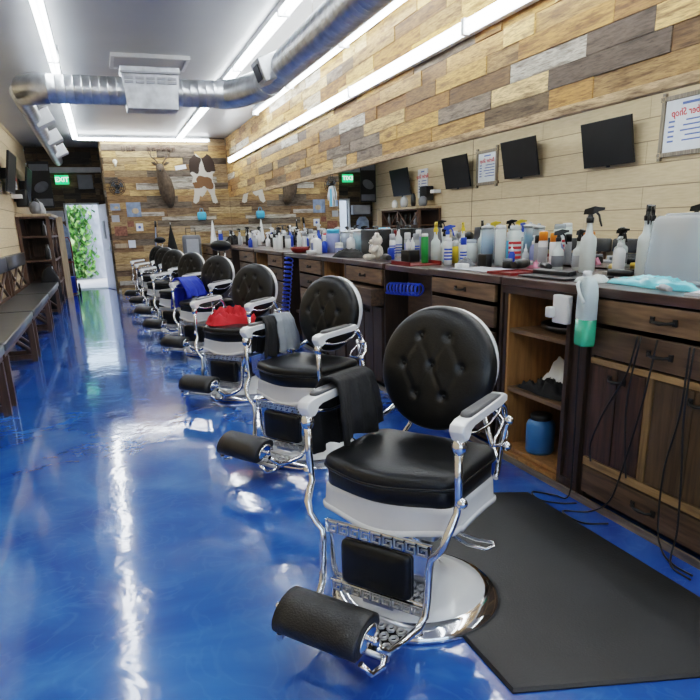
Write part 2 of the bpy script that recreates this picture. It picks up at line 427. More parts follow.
for i in range(1700):
    u = rr.gauss(0, 1); x = -1.05+u*.42; z = rr.uniform(.05, 2.1)
    if abs(x+1.05) > .85-.10*sin(z*5): continue
    y = YR+4.26-abs(rr.gauss(.05, .14)); s_ = rr.uniform(.05, .11)
    R_ = Matrix.Rotation(rr.uniform(0, 6.28), 3, 'Z')@Matrix.Rotation(rr.uniform(.3, 1.5), 3, 'X')
    c = rr.choice([(.06,.20,.03),(.10,.30,.05),(.20,.42,.10),(.03,.11,.02),(.34,.50,.18)]); b.cur = c
    q = [Vector((x, y, z))+R_@Vector(p)*s_ for p in ((0,-1,0),(.7,-.1,.15),(0,1.1,0),(-.7,-.1,.15))]
    b.add(q, [(0,1,2,3)])
tag(b.build('ivy', attr_mat('ivy_leaves', .5), colour=True), 'bright green ivy climbing the wall outside the open rear door', 'ivy', kind='stuff')

# ------------------------------------------------------------------ ceiling lights
def light_fixture(mid, length, axis, label, group, wall=False, lamps=2):
    t = thing('fluorescent_light', label, 'light', mid, 0 if axis == 'y' else pi/2, group)
    hl = length/2-.012
    if wall:
        b = MB(); b.box((0, -hl, -.05), (.05, hl, .05)); b.build('housing', M['fixture'], t, bevel=.004)
        for dz in ((-.026, .026) if lamps == 2 else (0,)):
            c = MB(); c.cyl((-.028, -hl+.03, dz), (-.028, hl-.03, dz), .019, 10); c.build('lamp_tube', M['tube'], t)
        for e in (-1, 1):
            c = MB(); c.box((-.05, e*hl-.012, -.055), (0, e*hl+.008, .055)); c.build('lamp_holder', M['fixture'], t)
    else:
        b = MB(); b.box((-.05, -hl, 0), (.05, hl, .05)); b.build('housing', M['fixture'], t, bevel=.004)
        for dx in ((-.034, .034) if lamps == 2 else (0,)):
            c = MB(); c.cyl((dx, -hl+.03, -.028), (dx, hl-.03, -.028), .019, 10); c.build('lamp_tube', M['tube'], t)
        for e in (-1, 1):
            c = MB(); c.box((-.055, e*hl-.012, -.05), (.055, e*hl+.008, 0)); c.build('lamp_holder', M['fixture'], t)
    return t
LF = 2.27; ZL = H-.051
ORD = ['nearest the back wall', 'second from the back wall', 'third from the back wall', 'fourth from the back wall', 'fifth from the back wall', 'sixth from the back wall', 'seventh from the back wall', 'farthest from the back wall']
for k in range(8):
    yc = 15.72-LF*(k+.5)
    light_fixture((-.27, yc, ZL), LF, 'y', 'twin tube light, left ceiling row, '+ORD[k], 'left row of ceiling strip lights')
    light_fixture((1.80, yc, ZL), LF, 'y', 'twin tube light, middle ceiling row, '+ORD[k], 'middle row of ceiling strip lights')
light_fixture((1.10, 15.82, ZL), 2.75, 'x', 'long strip light crossing the ceiling right above the back wall', 'ceiling strip lights')
for k in range(6):
    light_fixture((2.70, 12.1-LF*(k+.5), ZL), LF, 'y', 'single tube ceiling light beside the right wall, '+['farthest one','second farthest','third farthest','fourth farthest','fifth farthest','nearest to the shop front'][k], 'ceiling strip lights along the right wall', lamps=1)
for k in range(6):
    light_fixture((XM-.075, 15.14-2.54*(k+.5), 2.735), 2.54, 'y', 'strip light on the pallet boards above the mirror, '+['farthest, touching the corner','second from the corner','third from the corner','fourth from the corner','fifth from the corner','nearest to the shop front'][k], 'wall strip lights above the mirror', wall=True)

# ------------------------------------------------------------------ duct
t = thing('air_duct', 'round galvanised air duct crossing under the ceiling and turning along the right wall', 'duct', (0, 0, 0))
YD, ZD, RD = 8.55, 2.845, .145
def spiral(mb, a, c, r, step=.085, n=24):
    a, c = Vector(a), Vector(c); d = c-a; L_ = d.length; k = max(2, int(L_/step)); pts = []; rs = []
    for i in range(k):
        for (u, rr_) in ((0, r), (.05, r+.003), (.10, r), (.9, r)):
            pts.append(a+d*((i+u)/k)); rs.append(rr_)
    pts.append(c); rs.append(r); mb.tube(pts, rs, n); return mb
b = MB(); spiral(b, (-.36, YD, ZD), (1.50, YD, ZD), RD); b.build('cross_pipe', M['galv'], t, auto=50)
b = MB(); spiral(b, (1.88, 7.65, ZD), (1.88, -2.9, ZD), RD); b.build('side_pipe', M['galv'], t, auto=50)
b = MB(); b.tube([(1.48, YD, ZD), (1.60, YD-.02, ZD), (1.72, YD-.16, ZD), (1.84, 8.0, ZD), (1.88, 7.8, ZD), (1.88, 7.6, ZD)], RD+.012, 24); b.build('elbow', M['galv'], t, auto=30)
b = MB(); b.tube([(-.34, YD, ZD), (-.46, YD+.02, ZD), (-.58, YD+.12, ZD), (-.63, YD+.30, ZD)], [RD+.012, RD+.012, RD+.01, RD-.02], 24); b.build('end_elbow', M['galv'], t, auto=30)
b = MB(); spiral(b, (-.66, YD+.25, ZD), (-.70, 16.6, ZD), .10, .14, 18); b.build('branch_pipe', M['galv'], t, auto=50)
for y in (10.6, 12.6, 14.6):
    b = MB(); Rm = Matrix.Rotation(radians(-25), 3, 'Y')
    b.box((-.68, y-.14, ZD-.13), (-.44, y+.14, ZD+.05), Rm, (-.62, y, ZD)); v = b.build('branch_vent', M['whitetrim'], t, bevel=.01)
b = MB()
o4 = [(-.30, -.17), (.30, -.17), (.30, .17), (-.30, .17)]
b.rings([[(.72+x*.92, YD+y*1.0, ZD-.20) for x, y in o4], [(.72+x, YD+y*1.15, ZD+.10) for x, y in o4], [(.72+x*1.05, YD+y*1.2, ZD+.22) for x, y in o4]], smooth=False)
dv = b.build('diffuser_box', M['galv'], t, bevel=.006)
b = MB(); b.box((.40, YD-.24, ZD+.145), (1.04, YD-.205, ZD+.165))
for k in range(5): b.box((.44+k*.115, YD-.215, ZD+.05), (.53+k*.115, YD-.195, ZD+.075)); b.box((.44+k*.115, YD-.213, ZD+.09), (.53+k*.115, YD-.197, ZD+.115))
b.build('grille', M['ltgrey'], dv)
b = MB(); b.box((-.13, -.16, -.11), (.13, .16, .11)); b.xf(Matrix.Translation((1.76, 7.1, ZD-.01))@Matrix.Rotation(radians(-20), 4, 'Y'))
rg = b.build('register_box', M['galv'], t, bevel=.01)
b = MB(); b.box((-.137, -.10, -.07), (-.131, .10, .07)); b.xf(Matrix.Translation((1.76, 7.1, ZD-.01))@Matrix.Rotation(radians(-20), 4, 'Y')); b.build('register_grille', M['blackp'], rg)
for (x, y) in ((-.2, YD), (1.88, 6.0), (1.88, 3.0)):
    b = MB(); b.cyl((x, y, ZD+RD), (x, y, H-.001), .006, 6); b.build('hanger_rod', M['steel'], t)
t = thing('ceiling_panel', 'white framed ceiling panel just above the middle of the duct', 'ceiling panel', (.78, 9.05, H-.03))
b = MB(); b.box((-.41, -.30, 0), (.41, .30, .029)); b.build('panel', M['ceil'], t)
b = MB()
for (x0, x1, y0, y1) in ((-.44, .44, -.33, -.29), (-.44, .44, .29, .33), (-.44, -.40, -.29, .29), (.40, .44, -.29, .29)): b.box((x0, y0, -.012), (x1, y1, .029))
b.build('panel_frame', M['whitetrim'], t)

# ------------------------------------------------------------------ barber chair
def make_chair(loc, a, label, headrest=False):
    t = thing('barber_chair', label, 'barber chair', loc, a+pi, 'row of antique style barber chairs')
    b = MB(); b.lathe([(.24, 0), (.313, 0), (.318, .012), (.312, .026), (.286, .046), (.262, .052), (.24, .05)], 48); b.build('base_ring', M['chrome'], t)
    b = MB(); b.lathe([(.264, .045), (.257, .058), (.20, .078), (.13, .105), (.095, .13), (.085, .15), (.02, .152)], 40); b.build('base_dish', M['enamel'], t)
    b = MB(); b.lathe([(.075, .14), (.078, .165), (.058, .175), (.052, .33), (.075, .345), (.075, .37)], 24); b.build('column', M['chrome'], t)
    b = MB(); rbox(b, (0, 0, .375), (.40, .36, .05), .012); b.build('seat_carriage', M['steel'], t)
    # seat, bowed at the front
    def outl(w, d, bow, n=7, r=.05, cx=0):
        pts = []
        for (x, y) in rrect(d, w, r, n, cx):
            if x > cx: x += bow*(1-(2*y/w)**2)
            pts.append((x, y))
        return pts
    def edge(n_, o):   # refine outline so bowing shows
        q = []
        for i in range(len(o)):
            p0, p1 = o[i], o[(i+1) % len(o)]; L_ = math.dist(p0, p1); k = max(1, int(L_/n_))
            for j in range(k): q.append((p0[0]+(p1[0]-p0[0])*j/k, p0[1]+(p1[1]-p0[1])*j/k))
        return q
    def bowed(w, d, bow, r, cx=0, taper=.0):
        q = edge(.03, rrect(d, w, r, 5, cx)); out = []
        for x, y in q:
            f = max(0, (x-cx)/(d/2))**2
            out.append((x+bow*f*cos(y/w*2*pi*.75), y*(1-taper*(cx-x)/d)))
        return out
    ap = bowed(.505, .40, .022, .035, .045)
    zf = lambda z, k=0: (lambda x, y: z - (.016*cos(y*2*pi/.53) if x > .15 else -.012*sin(max(0, min(1, (x+.2)/.4))*pi))*k)
    b = MB(); b.slab(ap, cx=.045, levels=[(.90, .392), (.985, zf(.390, 1)), (1.0, zf(.398, 1)), (1.0, zf(.408, 1)), (.985, zf(.412, 1)), (.975, .47), (.965, .49), (.93, .492)]); b.build('seat_apron', M['apron'], t)
    b = MB(); b.slab(ap, cx=.045, levels=[(.992, zf(.386, 1)), (1.015, zf(.388, 1)), (1.02, zf(.397, 1)), (1.015, zf(.406, 1)), (.992, zf(.408, 1))]); b.build('apron_lip', M['enamel'], t)
    b = MB(); b.slab(bowed(.48, .39, .03, .04, .045), cx=.045, levels=[(.95, .480), (1, .49), (1, .54), (.97, .552)]); b.build('seat_side', M['leather'], t)
    cu = bowed(.50, .42, .045, .05, .045)
    crown = lambda k: (lambda x, y: .552+.040*k)
    b = MB(); b.slab(cu, cx=.045, levels=[(.96, .545), (.992, .548), (1.0, .556), (1.0, .572), (.985, .584), (.95, .592), (.88, .599), (.7, .606), (.45, .609), (.2, .610), (.02, .610)]); b.build('seat', M['leather'], t)
    b = MB(); pts = [(x*1.002, y*1.002, .557) for x, y in cu]; b.tube(pts, .0045, 6, closed=True); b.build('seat_piping', M['leather'], t)
    # backrest disc, tufted
    RB, NX, NA = .226, 18, 60
    btn = [(-.055, .115), (.055, .115), (-.115, .01), (0, .01), (.115, .01), (-.055, -.095), (.055, -.095)]
    links = [(0,2),(0,3),(1,3),(1,4),(2,5),(3,5),(3,6),(4,6)]
    ext = [((-.055,.115),(-.09,.22)),((.055,.115),(.09,.22)),((-.055,-.095),(-.08,-.21)),((.055,-.095),(.08,-.21)),((-.115,.01),(-.225,.03)),((.115,.01),(.225,.03))]
    segs = [(btn[i], btn[j]) for i, j in links]+ext
    def sd(p, s_):
        (ax, ay), (bx, by) = s_; dx, dy = bx-ax, by-ay; u = max(0, min(1, ((p[0]-ax)*dx+(p[1]-ay)*dy)/(dx*dx+dy*dy))); return math.hypot(p[0]-ax-u*dx, p[1]-ay-u*dy)
    def hgt(y, z):
        r = math.hypot(y, z)/RB; h = .058*sqrt(max(0, 1-r**3.2))
        for (p, q) in btn: h -= .020*exp(-((y-p)**2+(z-q)**2)/(.0125**2))
        dmin = min(sd((y, z), s_) for s_ in segs); h -= .0042*exp(-(dmin/.009)**2)*max(0, 1-r**6)
        return h
    vs = [(hgt(0, 0), 0, 0)]; fs = []
    NR = 26
    for i in range(1, NR+1):
        rr_ = RB*(i/NR)**.85
        for j in range(NA):
            y, z = rr_*sin(2*pi*j/NA), rr_*cos(2*pi*j/NA); vs.append((hgt(y, z), y, z))
    for j in range(NA): vs.append((-.012, RB*1.0*sin(2*pi*j/NA), RB*cos(2*pi*j/NA)))
    for j in range(NA): vs.append((-.024, RB*.97*sin(2*pi*j/NA), RB*.97*cos(2*pi*j/NA)))
    for j in range(NA): fs.append((0, 1+(j+1) % NA, 1+j))
    for i in range(NR+1):
        for j in range(NA):
            a_ = 1+i*NA; b_ = a_+NA; k = (j+1) % NA; fs.append((a_+j, a_+k, b_+k, b_+j))
    fs.append([1+(NR+1)*NA+j for j in range(NA)])
    TB = Matrix.Translation((-.185, -.01, .842))@Matrix.Rotation(radians(-11), 4, 'Y')
    b = MB(); b.add(vs, fs, True); b.xf(TB); br = b.build('backrest', M['leather'], t)
    for (y, z) in btn:
        c = MB(); c.ell((hgt(y, z)+.004, y, z), (.006, .009, .009), 10, 6); c.xf(TB); c.build('button', M['leather'], br)
    b = MB(); b.lathe([(.18, -.082), (.196, -.077), (.206, -.066), (.210, -.050), (.210, -.032), (.205, -.020)], 48, axis='x', c=(0, .006, .016)); b.xf(TB); b.build('back_shell', M['enamel'], t)
    for s_ in (-1, 1):
        # porcelain arm, its pad and its chrome work
        y = s_*.280
        prof = [(.268, .752), (.277, .768), (.270, .787), (.24, .797), (.12, .803), (0, .810), (-.05, .816), (-.075, .806), (-.075, .787), (-.03, .779), (.10, .773), (.19, .768), (.214, .760), (.224, .742), (.238, .733), (.258, .736)]
        b = MB(); w = .024
        rgs = []
        for (dy, k) in ((-w, .93), (-w*.8, 1), (w*.8, 1), (w, .93)):
            rgs.append([(.11+(x-.11)*(1-(1-k)*.3), y+dy, .775+(z-.775)*k) for x, z in prof])
        b.rings(rgs, smooth=True); b.build('armrest', M['enamel'], t, bevel=.004, auto=40)
        b = MB(); o = rrect(.26, .038, .016, 4, .088, y)
        b.slab(o, [(1, lambda x, y_: .796-.04*max(0, x-.10)), (1, lambda x, y_: .809-.05*max(0, x-.10)), (.95, lambda x, y_: .816-.06*max(0, x-.10)), (.8, lambda x, y_: .819-.06*max(0, x-.10))], cx=.095, cy=y); b.build('arm_pad', M['armpad'], t)
        yy = s_*.280; yi = s_*.20
        b = MB(); b.tube([(.25, yy, .73), (.25, yy, .60), (.245, yy, .54), (.245, yy*.985, .50), (.268, s_*.272, .47), (.288, s_*.266, .44), (.294, s_*.256, .40), (.292, s_*.235, .37), (.288, s_*.212, .345), (.29, s_*.205, .30), (.30, s_*.205, .20), (.31, s_*.203, .15), (.34, s_*.196, .120), (.42, s_*.176, .105), (.50, s_*.172, .12), (.553, s_*.168, .17)], [.014, .013, .012, .012, .014, .014, .013, .013, .013, .013, .013, .013, .013, .012, .012, .012], 10)
        b.ell((.25, yy, .715), (.024, .024, .03), 12, 7); b.ell((.245, yy+s_*.012, .535), (.018, .018, .018), 10, 6)
        b.build('side_rail', M['chrome'], t)
        b = MB(); b.tube([(-.06, yy, .79), (-.11, yy, .75), (-.14, yy, .69), (-.12, yy*.97, .62), (-.14, yy*.93, .56), (-.18, yy*.85, .50)], .010, 8)
        b.tube([(.21, yy, .745), (.12, yy, .725), (.02, yy, .725), (-.06, yy, .745), (-.10, yy, .785)], .0055, 6)
        b.tube([(-.13, yy, .71), (-.04, yy, .66), (-.02, yy, .64), (-.09, yy, .62), (-.13, yy, .63)], .006, 6)
        b.ell((-.13, yy+s_*.01, .70), (.017, .017, .017), 10, 6); b.ell((-.12, yy+s_*.01, .61), (.017, .017, .017), 10, 6)
        b.build('arm_bracket', M['chrome'], t)
        b = MB(); b.tube([(-.13, yy*.96, .60), (-.20, yy*.92, .625), (-.245, yy*.80, .66), (-.265, yy*.62, .70), (-.27, yy*.5, .75)], .011, 8); b.tube([(-.16, s_*.24, .47), (-.24, s_*.22, .50), (-.27, s_*.17, .58), (-.285, s_*.13, .68)], .010, 8); b.build('back_support', M['chrome'], t)
    # ornate front: key band, calf pad, lower band
    def key(mb, x, z0, z1, y0, y1, k):
        w = (y1-y0)/k; e = .004
        for i in range(k):
            a_ = y0+i*w+w*.1; c_ = a_+w*.8; h_ = z1-z0
            for (u0, u1, v0, v1) in ((0, 1, .88, 1), (0, .12, 0, 1), (0, 1, 0, .12), (.88, 1, 0, .65), (.35, 1, .55, .67), (.35, .47, .3, .67)):
                mb.box((x, a_+(c_-a_)*u0, z0+h_*v0), (x+e, a_+(c_-a_)*u1, z0+h_*v1))
    b = MB(); b.box((.262, -.205, .335), (.276, .205, .382)); fp = b.build('front_plate', M['chrome'], t, bevel=.003)
    b = MB(); key(b, .276, .341, .377, -.195, .195, 9); b.build('key_ornament', M['steel'], fp)
    b = MB(); b.box((.262, -.19, .16), (.270, .19, .335)); b.build('front_panel', M['chrome'], t)
    b = MB(); st = len(b.v); b.slab(rrect(.165, .27, .02, 4), [(1, 0), (1, .012), (.96, .022), (.85, .028), (.4, .032)])
    b.xf(Matrix.Translation((.268, 0, .247))@Matrix.Rotation(radians(90), 4, 'Y'), st); b.build('calf_pad', M['leather'], t)
    b = MB(); b.box((.27, -.19, .118), (.282, .19, .158)); lp = b.build('lower_plate', M['chrome'], t, bevel=.003)
    b = MB(); key(b, .282, .122, .154, -.18, .18, 9); b.build('key_ornament', M['steel'], lp)
    b = MB(); b.box((.25, -.06, .10), (.27, .06, .36)); b.tube([(.05, 0, .36), (.2, 0, .34), (.26, 0, .2)], .018, 8); b.build('front_bracket', M['steel'], t)
    # footrest
    b = MB(); FX, FZ = .572, .205
    pr = []
    for i in range(17):
        a_ = pi*i/16; pr.append((.082*cos(a_), .055*sin(a_)))
    pr += [(-.077, -.016), (-.05, -.026), (.05, -.026), (.077, -.016)]
    tilt = radians(26); pr = [(x*cos(tilt)+z*sin(tilt), -x*sin(tilt)+z*cos(tilt)) for x, z in pr]
    rgs = [[(FX+x*k, y, FZ+z*k) for x, z in pr] for (y, k) in ((-.152, .88), (-.147, 1), (-.08, 1.01), (0, 1.015), (.08, 1.01), (.147, 1), (.152, .88))]
    b.rings(rgs); b.build('footrest_cushion', M['leather_foot'], t)
    for s_ in (-1, 1):
        b = MB(); rgs = [[(FX+x*k, s_*y, FZ+z*k) for x, z in pr] for (y, k) in ((.1525, .62), (.158, .62), (.158, .45))]
        if s_ < 0: rgs = [r_[::-1] for r_ in rgs]
        b.rings(rgs); b.cyl((FX, s_*.156, FZ), (FX, s_*.178, FZ), .010, 10); b.ell((FX, s_*.180, FZ), (.014, .010, .014), 10, 6); b.build('footrest_end_cap', M['chrome'], t)
        b = MB(); b.tube([(.50, s_*.170, .12), (.53, s_*.175, .09), (.59, s_*.172, .10), (.61, s_*.15, .14)], .010, 8); b.build('footrest_arm', M['chrome'], t)
    b = MB(); b.box((.34, -.17, .088), (.50, .17, .100)); fl = b.build('footrest_plate', M['chrome'], t, bevel=.003)
    b = MB(); rk = random.Random(3)
    for i in range(9):
        for j in range(3):
            y_ = -.145+i*.036; x_ = .36+j*.047; b.tube([(x_+.016*cos(q*pi/3), y_+.013*sin(q*pi/3), .103) for q in range(6)], .0035, 5, closed=True)
    b.tube([(.33, -.17, .10), (.33, .17, .10)], .010, 8); b.tube([(.505, -.18, .10), (.505, .18, .10)], .010, 8); b.build('scroll_ornament', M['steel'], fl)
    b = MB(); b.tube([(.02, .16, .30), (.03, .22, .285), (.02, .285, .28), (.0, .305, .285), (-.02, .295, .29), (-.02, .23, .285), (-.01, .17, .30)], .006, 8); b.build('pump_lever', M['chrome'], t)
    if headrest:
        b = MB(); b.ell((-.285, 0, 1.165), (.065, .15, .062), 18, 10); b.build('headrest', M['leather'], t)
        b = MB()
        for s_ in (-.05, .05): b.cyl((-.29, s_, .95), (-.29, s_, 1.13), .009, 8)
        b.build('headrest_post', M['chrome'], t)
    return t
CH = [(.945, 2.01, .64), (1.075, 3.74, .56), (1.0, 5.49, .70), (1.03, 7.645, .70), (.93, 9.25, .70), (.87, 10.9, .78), (.87, 12.6, .75), (.85, 14.0, .70)]
CL = ['black tufted barber chair nearest the viewer, on the rubber mat, black cape over one arm',
      'second black tufted barber chair from the front, grey and black towels over its arm',
      'third black tufted barber chair from the front, red cloth lying on its seat',
      'fourth black tufted barber chair from the front, with a rounded headrest and the blue cape',
      'fifth black tufted barber chair from the front, just beyond the blue cape',
      'sixth black tufted barber chair from the front', 'seventh black tufted barber chair from the front',
      'farthest black tufted barber chair, with a headrest, closest to the plank back wall']
ch0 = make_chair((CH[0][0], CH[0][1], 0), CH[0][2], CL[0])
chh = make_chair((CH[3][0], CH[3][1], 0), CH[3][2], CL[3], headrest=True)
CHAIRS = [ch0]
for i in range(1, 8):
    if i == 3: CHAIRS.append(chh); continue
    c = copy_tree(chh if i == 7 else ch0); c.location = (CH[i][0], CH[i][1], 0); c.rotation_euler = (0, 0, CH[i][2]+pi); c['label'] = CL[i]; CHAIRS.append(c)

# cloths on the chairs
def drape(name, label, chair, path, x0, x1, mat, folds=3, amp=.010, thick=.007, seed=0):
    """cloth hung over an arm: path is a y-z line, swept from x0 to x1 with folds"""
    r = random.Random(seed); ph = [r.uniform(0, 6.28) for _ in range(4)]
    P = []
    for (p, q) in zip(path, path[1:]):
        for k in range(6): P.append((p[0]+(q[0]-p[0])*k/6, p[1]+(q[1]-p[1])*k/6))
    P.append(path[-1]); n = len(P); NX = 22; top = max(z for y, z in P)
    def pt(i, j, off):
        y, z = P[i]; u = j/NX; d = min(1, (top-z)/.12); sgn = 1 if i > n/2 else -1
        w = amp*d*(sin(u*folds*2*pi+ph[0]+(2 if sgn > 0 else 0))+.5*sin(u*folds*3.7*pi+ph[1]))
        xx = x0+(x1-x0)*u+.012*d*sin(ph[2]+z*22)+(u-.5)*.05*d
        a = P[max(0, i-1)]; c = P[min(n-1, i+1)]; tx, tz = c[0]-a[0], c[1]-a[1]; l = math.hypot(tx, tz) or 1; ny, nz = -tz/l, tx/l
        return (xx, y-ny*off+sgn*w*.9, z-nz*off+(.012*sin(u*9+ph[3]) if i in (0, n-1) else 0))
    vs = [pt(i, j, 0) for i in range(n) for j in range(NX+1)]+[pt(i, j, -thick) for i in range(n) for j in range(NX+1)]
    W = NX+1; T = n*W; fs = []
    for i in range(n-1):
        for j in range(NX): a = i*W+j; fs.append((a, a+1, a+W+1, a+W)); fs.append((T+a, T+a+W, T+a+W+1, T+a+1))
    for i in range(n-1): a = i*W; fs.append((a, a+W, T+a+W, T+a)); a += NX; fs.append((a, T+a, T+a+W, a+W))
    for j in range(NX): fs.append((j, T+j, T+j+1, j+1)); a = (n-1)*W+j; fs.append((a, a+1, T+a+1, T+a))
    b = MB(); b.add(vs, fs, True); o = b.build(name, mat); o.location = chair.location; o.rotation_euler = chair.rotation_euler
    tag(o, label, name.replace('_', ' ')); return o
drape('barber_cape', 'black barber cape folded over the left arm of the nearest chair', CHAIRS[0], [(-.335, .56), (-.328, .72), (-.32, .80), (-.305, .828), (-.27, .832), (-.245, .82), (-.225, .76), (-.21, .69), (-.215, .62)], -.10, .12, M['blackcloth'], 3, .013, .012, 1)
drape('towel', 'black towel hung over the left arm of the second chair', CHAIRS[1], [(-.34, .62), (-.335, .78), (-.31, .832), (-.27, .834), (-.245, .80), (-.235, .70), (-.235, .60)], .02, .12, M['blackcloth'], 2, .008, .008, 2)
drape('towel', 'grey towel hung over the left arm of the second chair', CHAIRS[1], [(-.345, .60), (-.34, .78), (-.31, .836), (-.27, .838), (-.24, .80), (-.23, .70), (-.225, .62)], -.12, .015, M['greycloth'], 2, .010, .008, 3)
drape('barber_cape', 'bright blue barber cape hanging over the left arm of the headrest chair', CHAIRS[3], [(-.36, .50), (-.345, .72), (-.33, .80), (-.31, .832), (-.27, .834), (-.22, .80), (-.15, .72), (-.12, .63)], -.12, .17, M['bluecloth'], 3, .018, .010, 4)
def mound(name, label, cat, loc, rz, wx, wy, h, mat, seed, n=26, z0=0, fall=2.5, group=None, free=.45):
    r = random.Random(seed); waves = [(r.uniform(14, 34), r.uniform(0, 3.14), r.uniform(0, 6.28), r.uniform(.2, .6)) for _ in range(4)]
    def hh(u, v):
        rr_ = sqrt(u*u+v*v); th = atan2(v, u); lim = 1+.14*sin(3*th+seed)+.09*sin(5*th+2*seed)
        e = max(0, 1-(rr_/lim)**fall); k_ = 1.1+wx*2.2
        q_ = Vector((u*k_+seed*3.1, v*k_*wy/max(wx, .01)+seed, .3*seed)); s_ = 1-abs(noise.noise(q_))*2.2; s2 = 1-abs(noise.noise(q_*2.3))*1.8
        return e*(free+(1-free)*max(0, .72*s_+.28*s2))*h
    vs = []; fs = []
    for i in range(n+1):
        for j in range(40):
            t_ = 2*pi*j/40; lim = 1+.14*sin(3*t_+seed)+.09*sin(5*t_+2*seed); rr_ = lim*(i/n)**.9
            u, v = rr_*cos(t_), rr_*sin(t_); vs.append((u*wx/2, v*wy/2, z0+hh(u, v)+.001))
    for i in range(n):
        for j in range(40): k = (j+1) % 40; fs.append((i*40+j, (i+1)*40+j, (i+1)*40+k, i*40+k))
    fs.append([n*40+j for j in range(40)][::-1])
    b = MB(); b.add(vs, fs, True); o = b.build(name, mat); o.location = loc; o.rotation_euler = (0, 0, rz)
    return tag(o, label, cat, group)
F3 = Vector((-cos(CH[2][2]), -sin(CH[2][2]), 0)); R3 = Vector((-F3.y, F3.x, 0))
p = Vector((CH[2][0], CH[2][1], .603))+F3*.02-R3*.10
mound('salon_cloth', 'crumpled bright red cloth on the seat of the third chair', 'cloth', p, CH[2][2], .42, .46, .15, M['redcloth'], 5, fall=3.5, free=.05, n=40)

# ------------------------------------------------------------------ rubber mat
b = MB(); Yn = 1.40
o = [(.98, Yn), (1.90, 1.16), (1.90, 2.68), (1.70, 2.76), (.98, 2.76)]
def matshape(s_, z): return [((x-1.44)*s_+1.44, (y-2.0)*s_+2.0, z) for x, y in o]
b.rings([matshape(1, .001), matshape(1, .006), matshape(.985, .014)], smooth=False)
tag(b.build('floor_mat', M['rubber']), 'black rubber anti-fatigue mat under and behind the nearest barber chair', 'mat')
CHAIRS[0].location.z = .0

# ------------------------------------------------------------------ cabinets
CX, CD = 2.10, .74
def pull(mb, y, z, w=.11):
    mb.tube([(-.004, y-w/2, z), (-.022, y-w*.32, z-.004), (-.026, y, z-.006), (-.022, y+w*.32, z-.004), (-.004, y+w/2, z)], [.007, .006, .008, .006, .007], 8)
    for s_ in (-1, 1): mb.box((-.006, y+s_*w/2-.011, z-.014), (.0, y+s_*w/2+.011, z+.014))
def cabinet(y0, y1, label, cells, top=True, back=True, side='wdarkz', ztop=CZ, inside='wgold', name='barber_cabinet'):
    """cells: list of (kind, ya, yb, z0, z1, material)"""
    t = thing(name, label, 'cabinet', (CX, y0, 0), 0, 'wooden barber stations'); W = y1-y0
    b = MB()
    for (ya, yb) in ((0, .028), (W-.028, W)): b.box((.0, ya, .0), (CD-.01, yb, ztop-.04))
    b.box((.02, .028, .03), (CD-.01, W-.028, .055))
    b.build('carcass', M[side], t)
    b = MB(); b.box((CD-.03, .028, .055), (CD-.012, W-.028, ztop-.04)); b.build('back_panel', M[inside] if inside else M['wdark'], t)
    if top:
        b = MB(); b.box((-.025, -.0, ztop-.042), (CD, W, ztop)); b.build('countertop', M['wtop'], t, bevel=.004)
    fr = MB(); used = False
    for c in cells:
        k, ya, yb, z0, z1, mt = c[:6]; ya -= y0; yb -= y0
        if k == 'drawer':
            off = c[6] if len(c) > 6 else 0
            b = MB(); b.box((-.012-off, ya+.004, z0+.004), (.012-off*0, yb-.004, z1-.004))
            if off: b.box((.012-off, ya+.02, z0+.01), (.3, yb-.02, z1-.02))
            d = b.build('drawer', M[mt], t, bevel=.003)
            h = MB(); pull(h, (ya+yb)/2, (z0+z1)/2, min(.12, (yb-ya)*.35)); h.xf(Matrix.Translation((-.012-off, 0, 0))); h.build('handle', M['iron'], d)
        elif k == 'door':
            b = MB(); w = .035; b.box((-.004, ya+.003, z0+.003), (.012, yb-.003, z1-.003))
            if len(c) > 6 and c[6] == 'planks':
                nn = 4
                for q in range(nn):
                    a_ = ya+.004+(yb-ya-.008)*q/nn; e_ = ya+.004+(yb-ya-.008)*(q+1)/nn; b.box((-.012+.003*(q % 2), a_+.0015, z0+.006), (-.003, e_-.0015, z1-.006))
            else:
                for (a_, e_, f_, g_) in ((ya, ya+w, z0, z1), (yb-w, yb, z0, z1), (ya+w, yb-w, z0, z0+w), (ya+w, yb-w, z1-w, z1)): b.box((-.012, a_+.003, f_+.003), (-.003, e_-.003, g_-.003))
            d = b.build('door', M[mt], t, bevel=.002)
            h = MB(); hy = ya+(yb-ya)*(c[7] if len(c) > 7 else .5); pull(h, hy, z1-.05, .09); h.xf(Matrix.Translation((-.012, 0, 0))); h.build('handle', M['iron'], d)
        elif k == 'rail':
            b = MB(); b.box((-.012, ya, z0), (.02, yb, z1)); b.build('rail', M[mt], t, bevel=.002)
        elif k == 'shelf':
            b = MB(); b.box((.01, ya, z0), (CD-.03, yb, z1)); b.build('shelf', M[mt], t, bevel=.002)
        elif k == 'liner':
            b = MB(); b.box((.004, ya, z0), (CD-.03, yb, z1)); b.build('inner_panel', M[mt], t)
        elif k == 'frame':      # dark recessed pilaster frame
            b = MB(); w = .03
            for (a_, e_, f_, g_) in ((ya, ya+w, z0, z1), (yb-w, yb, z0, z1), (ya+w, yb-w, z0, z0+.05), (ya+w, yb-w, z1-w, z1)): b.box((-.016, a_, f_), (.02, e_, g_))
            b.box((0, ya+w, z0+.05), (.01, yb-w, z1-w)); b.build('pilaster', M[mt], t, bevel=.002)
    return t
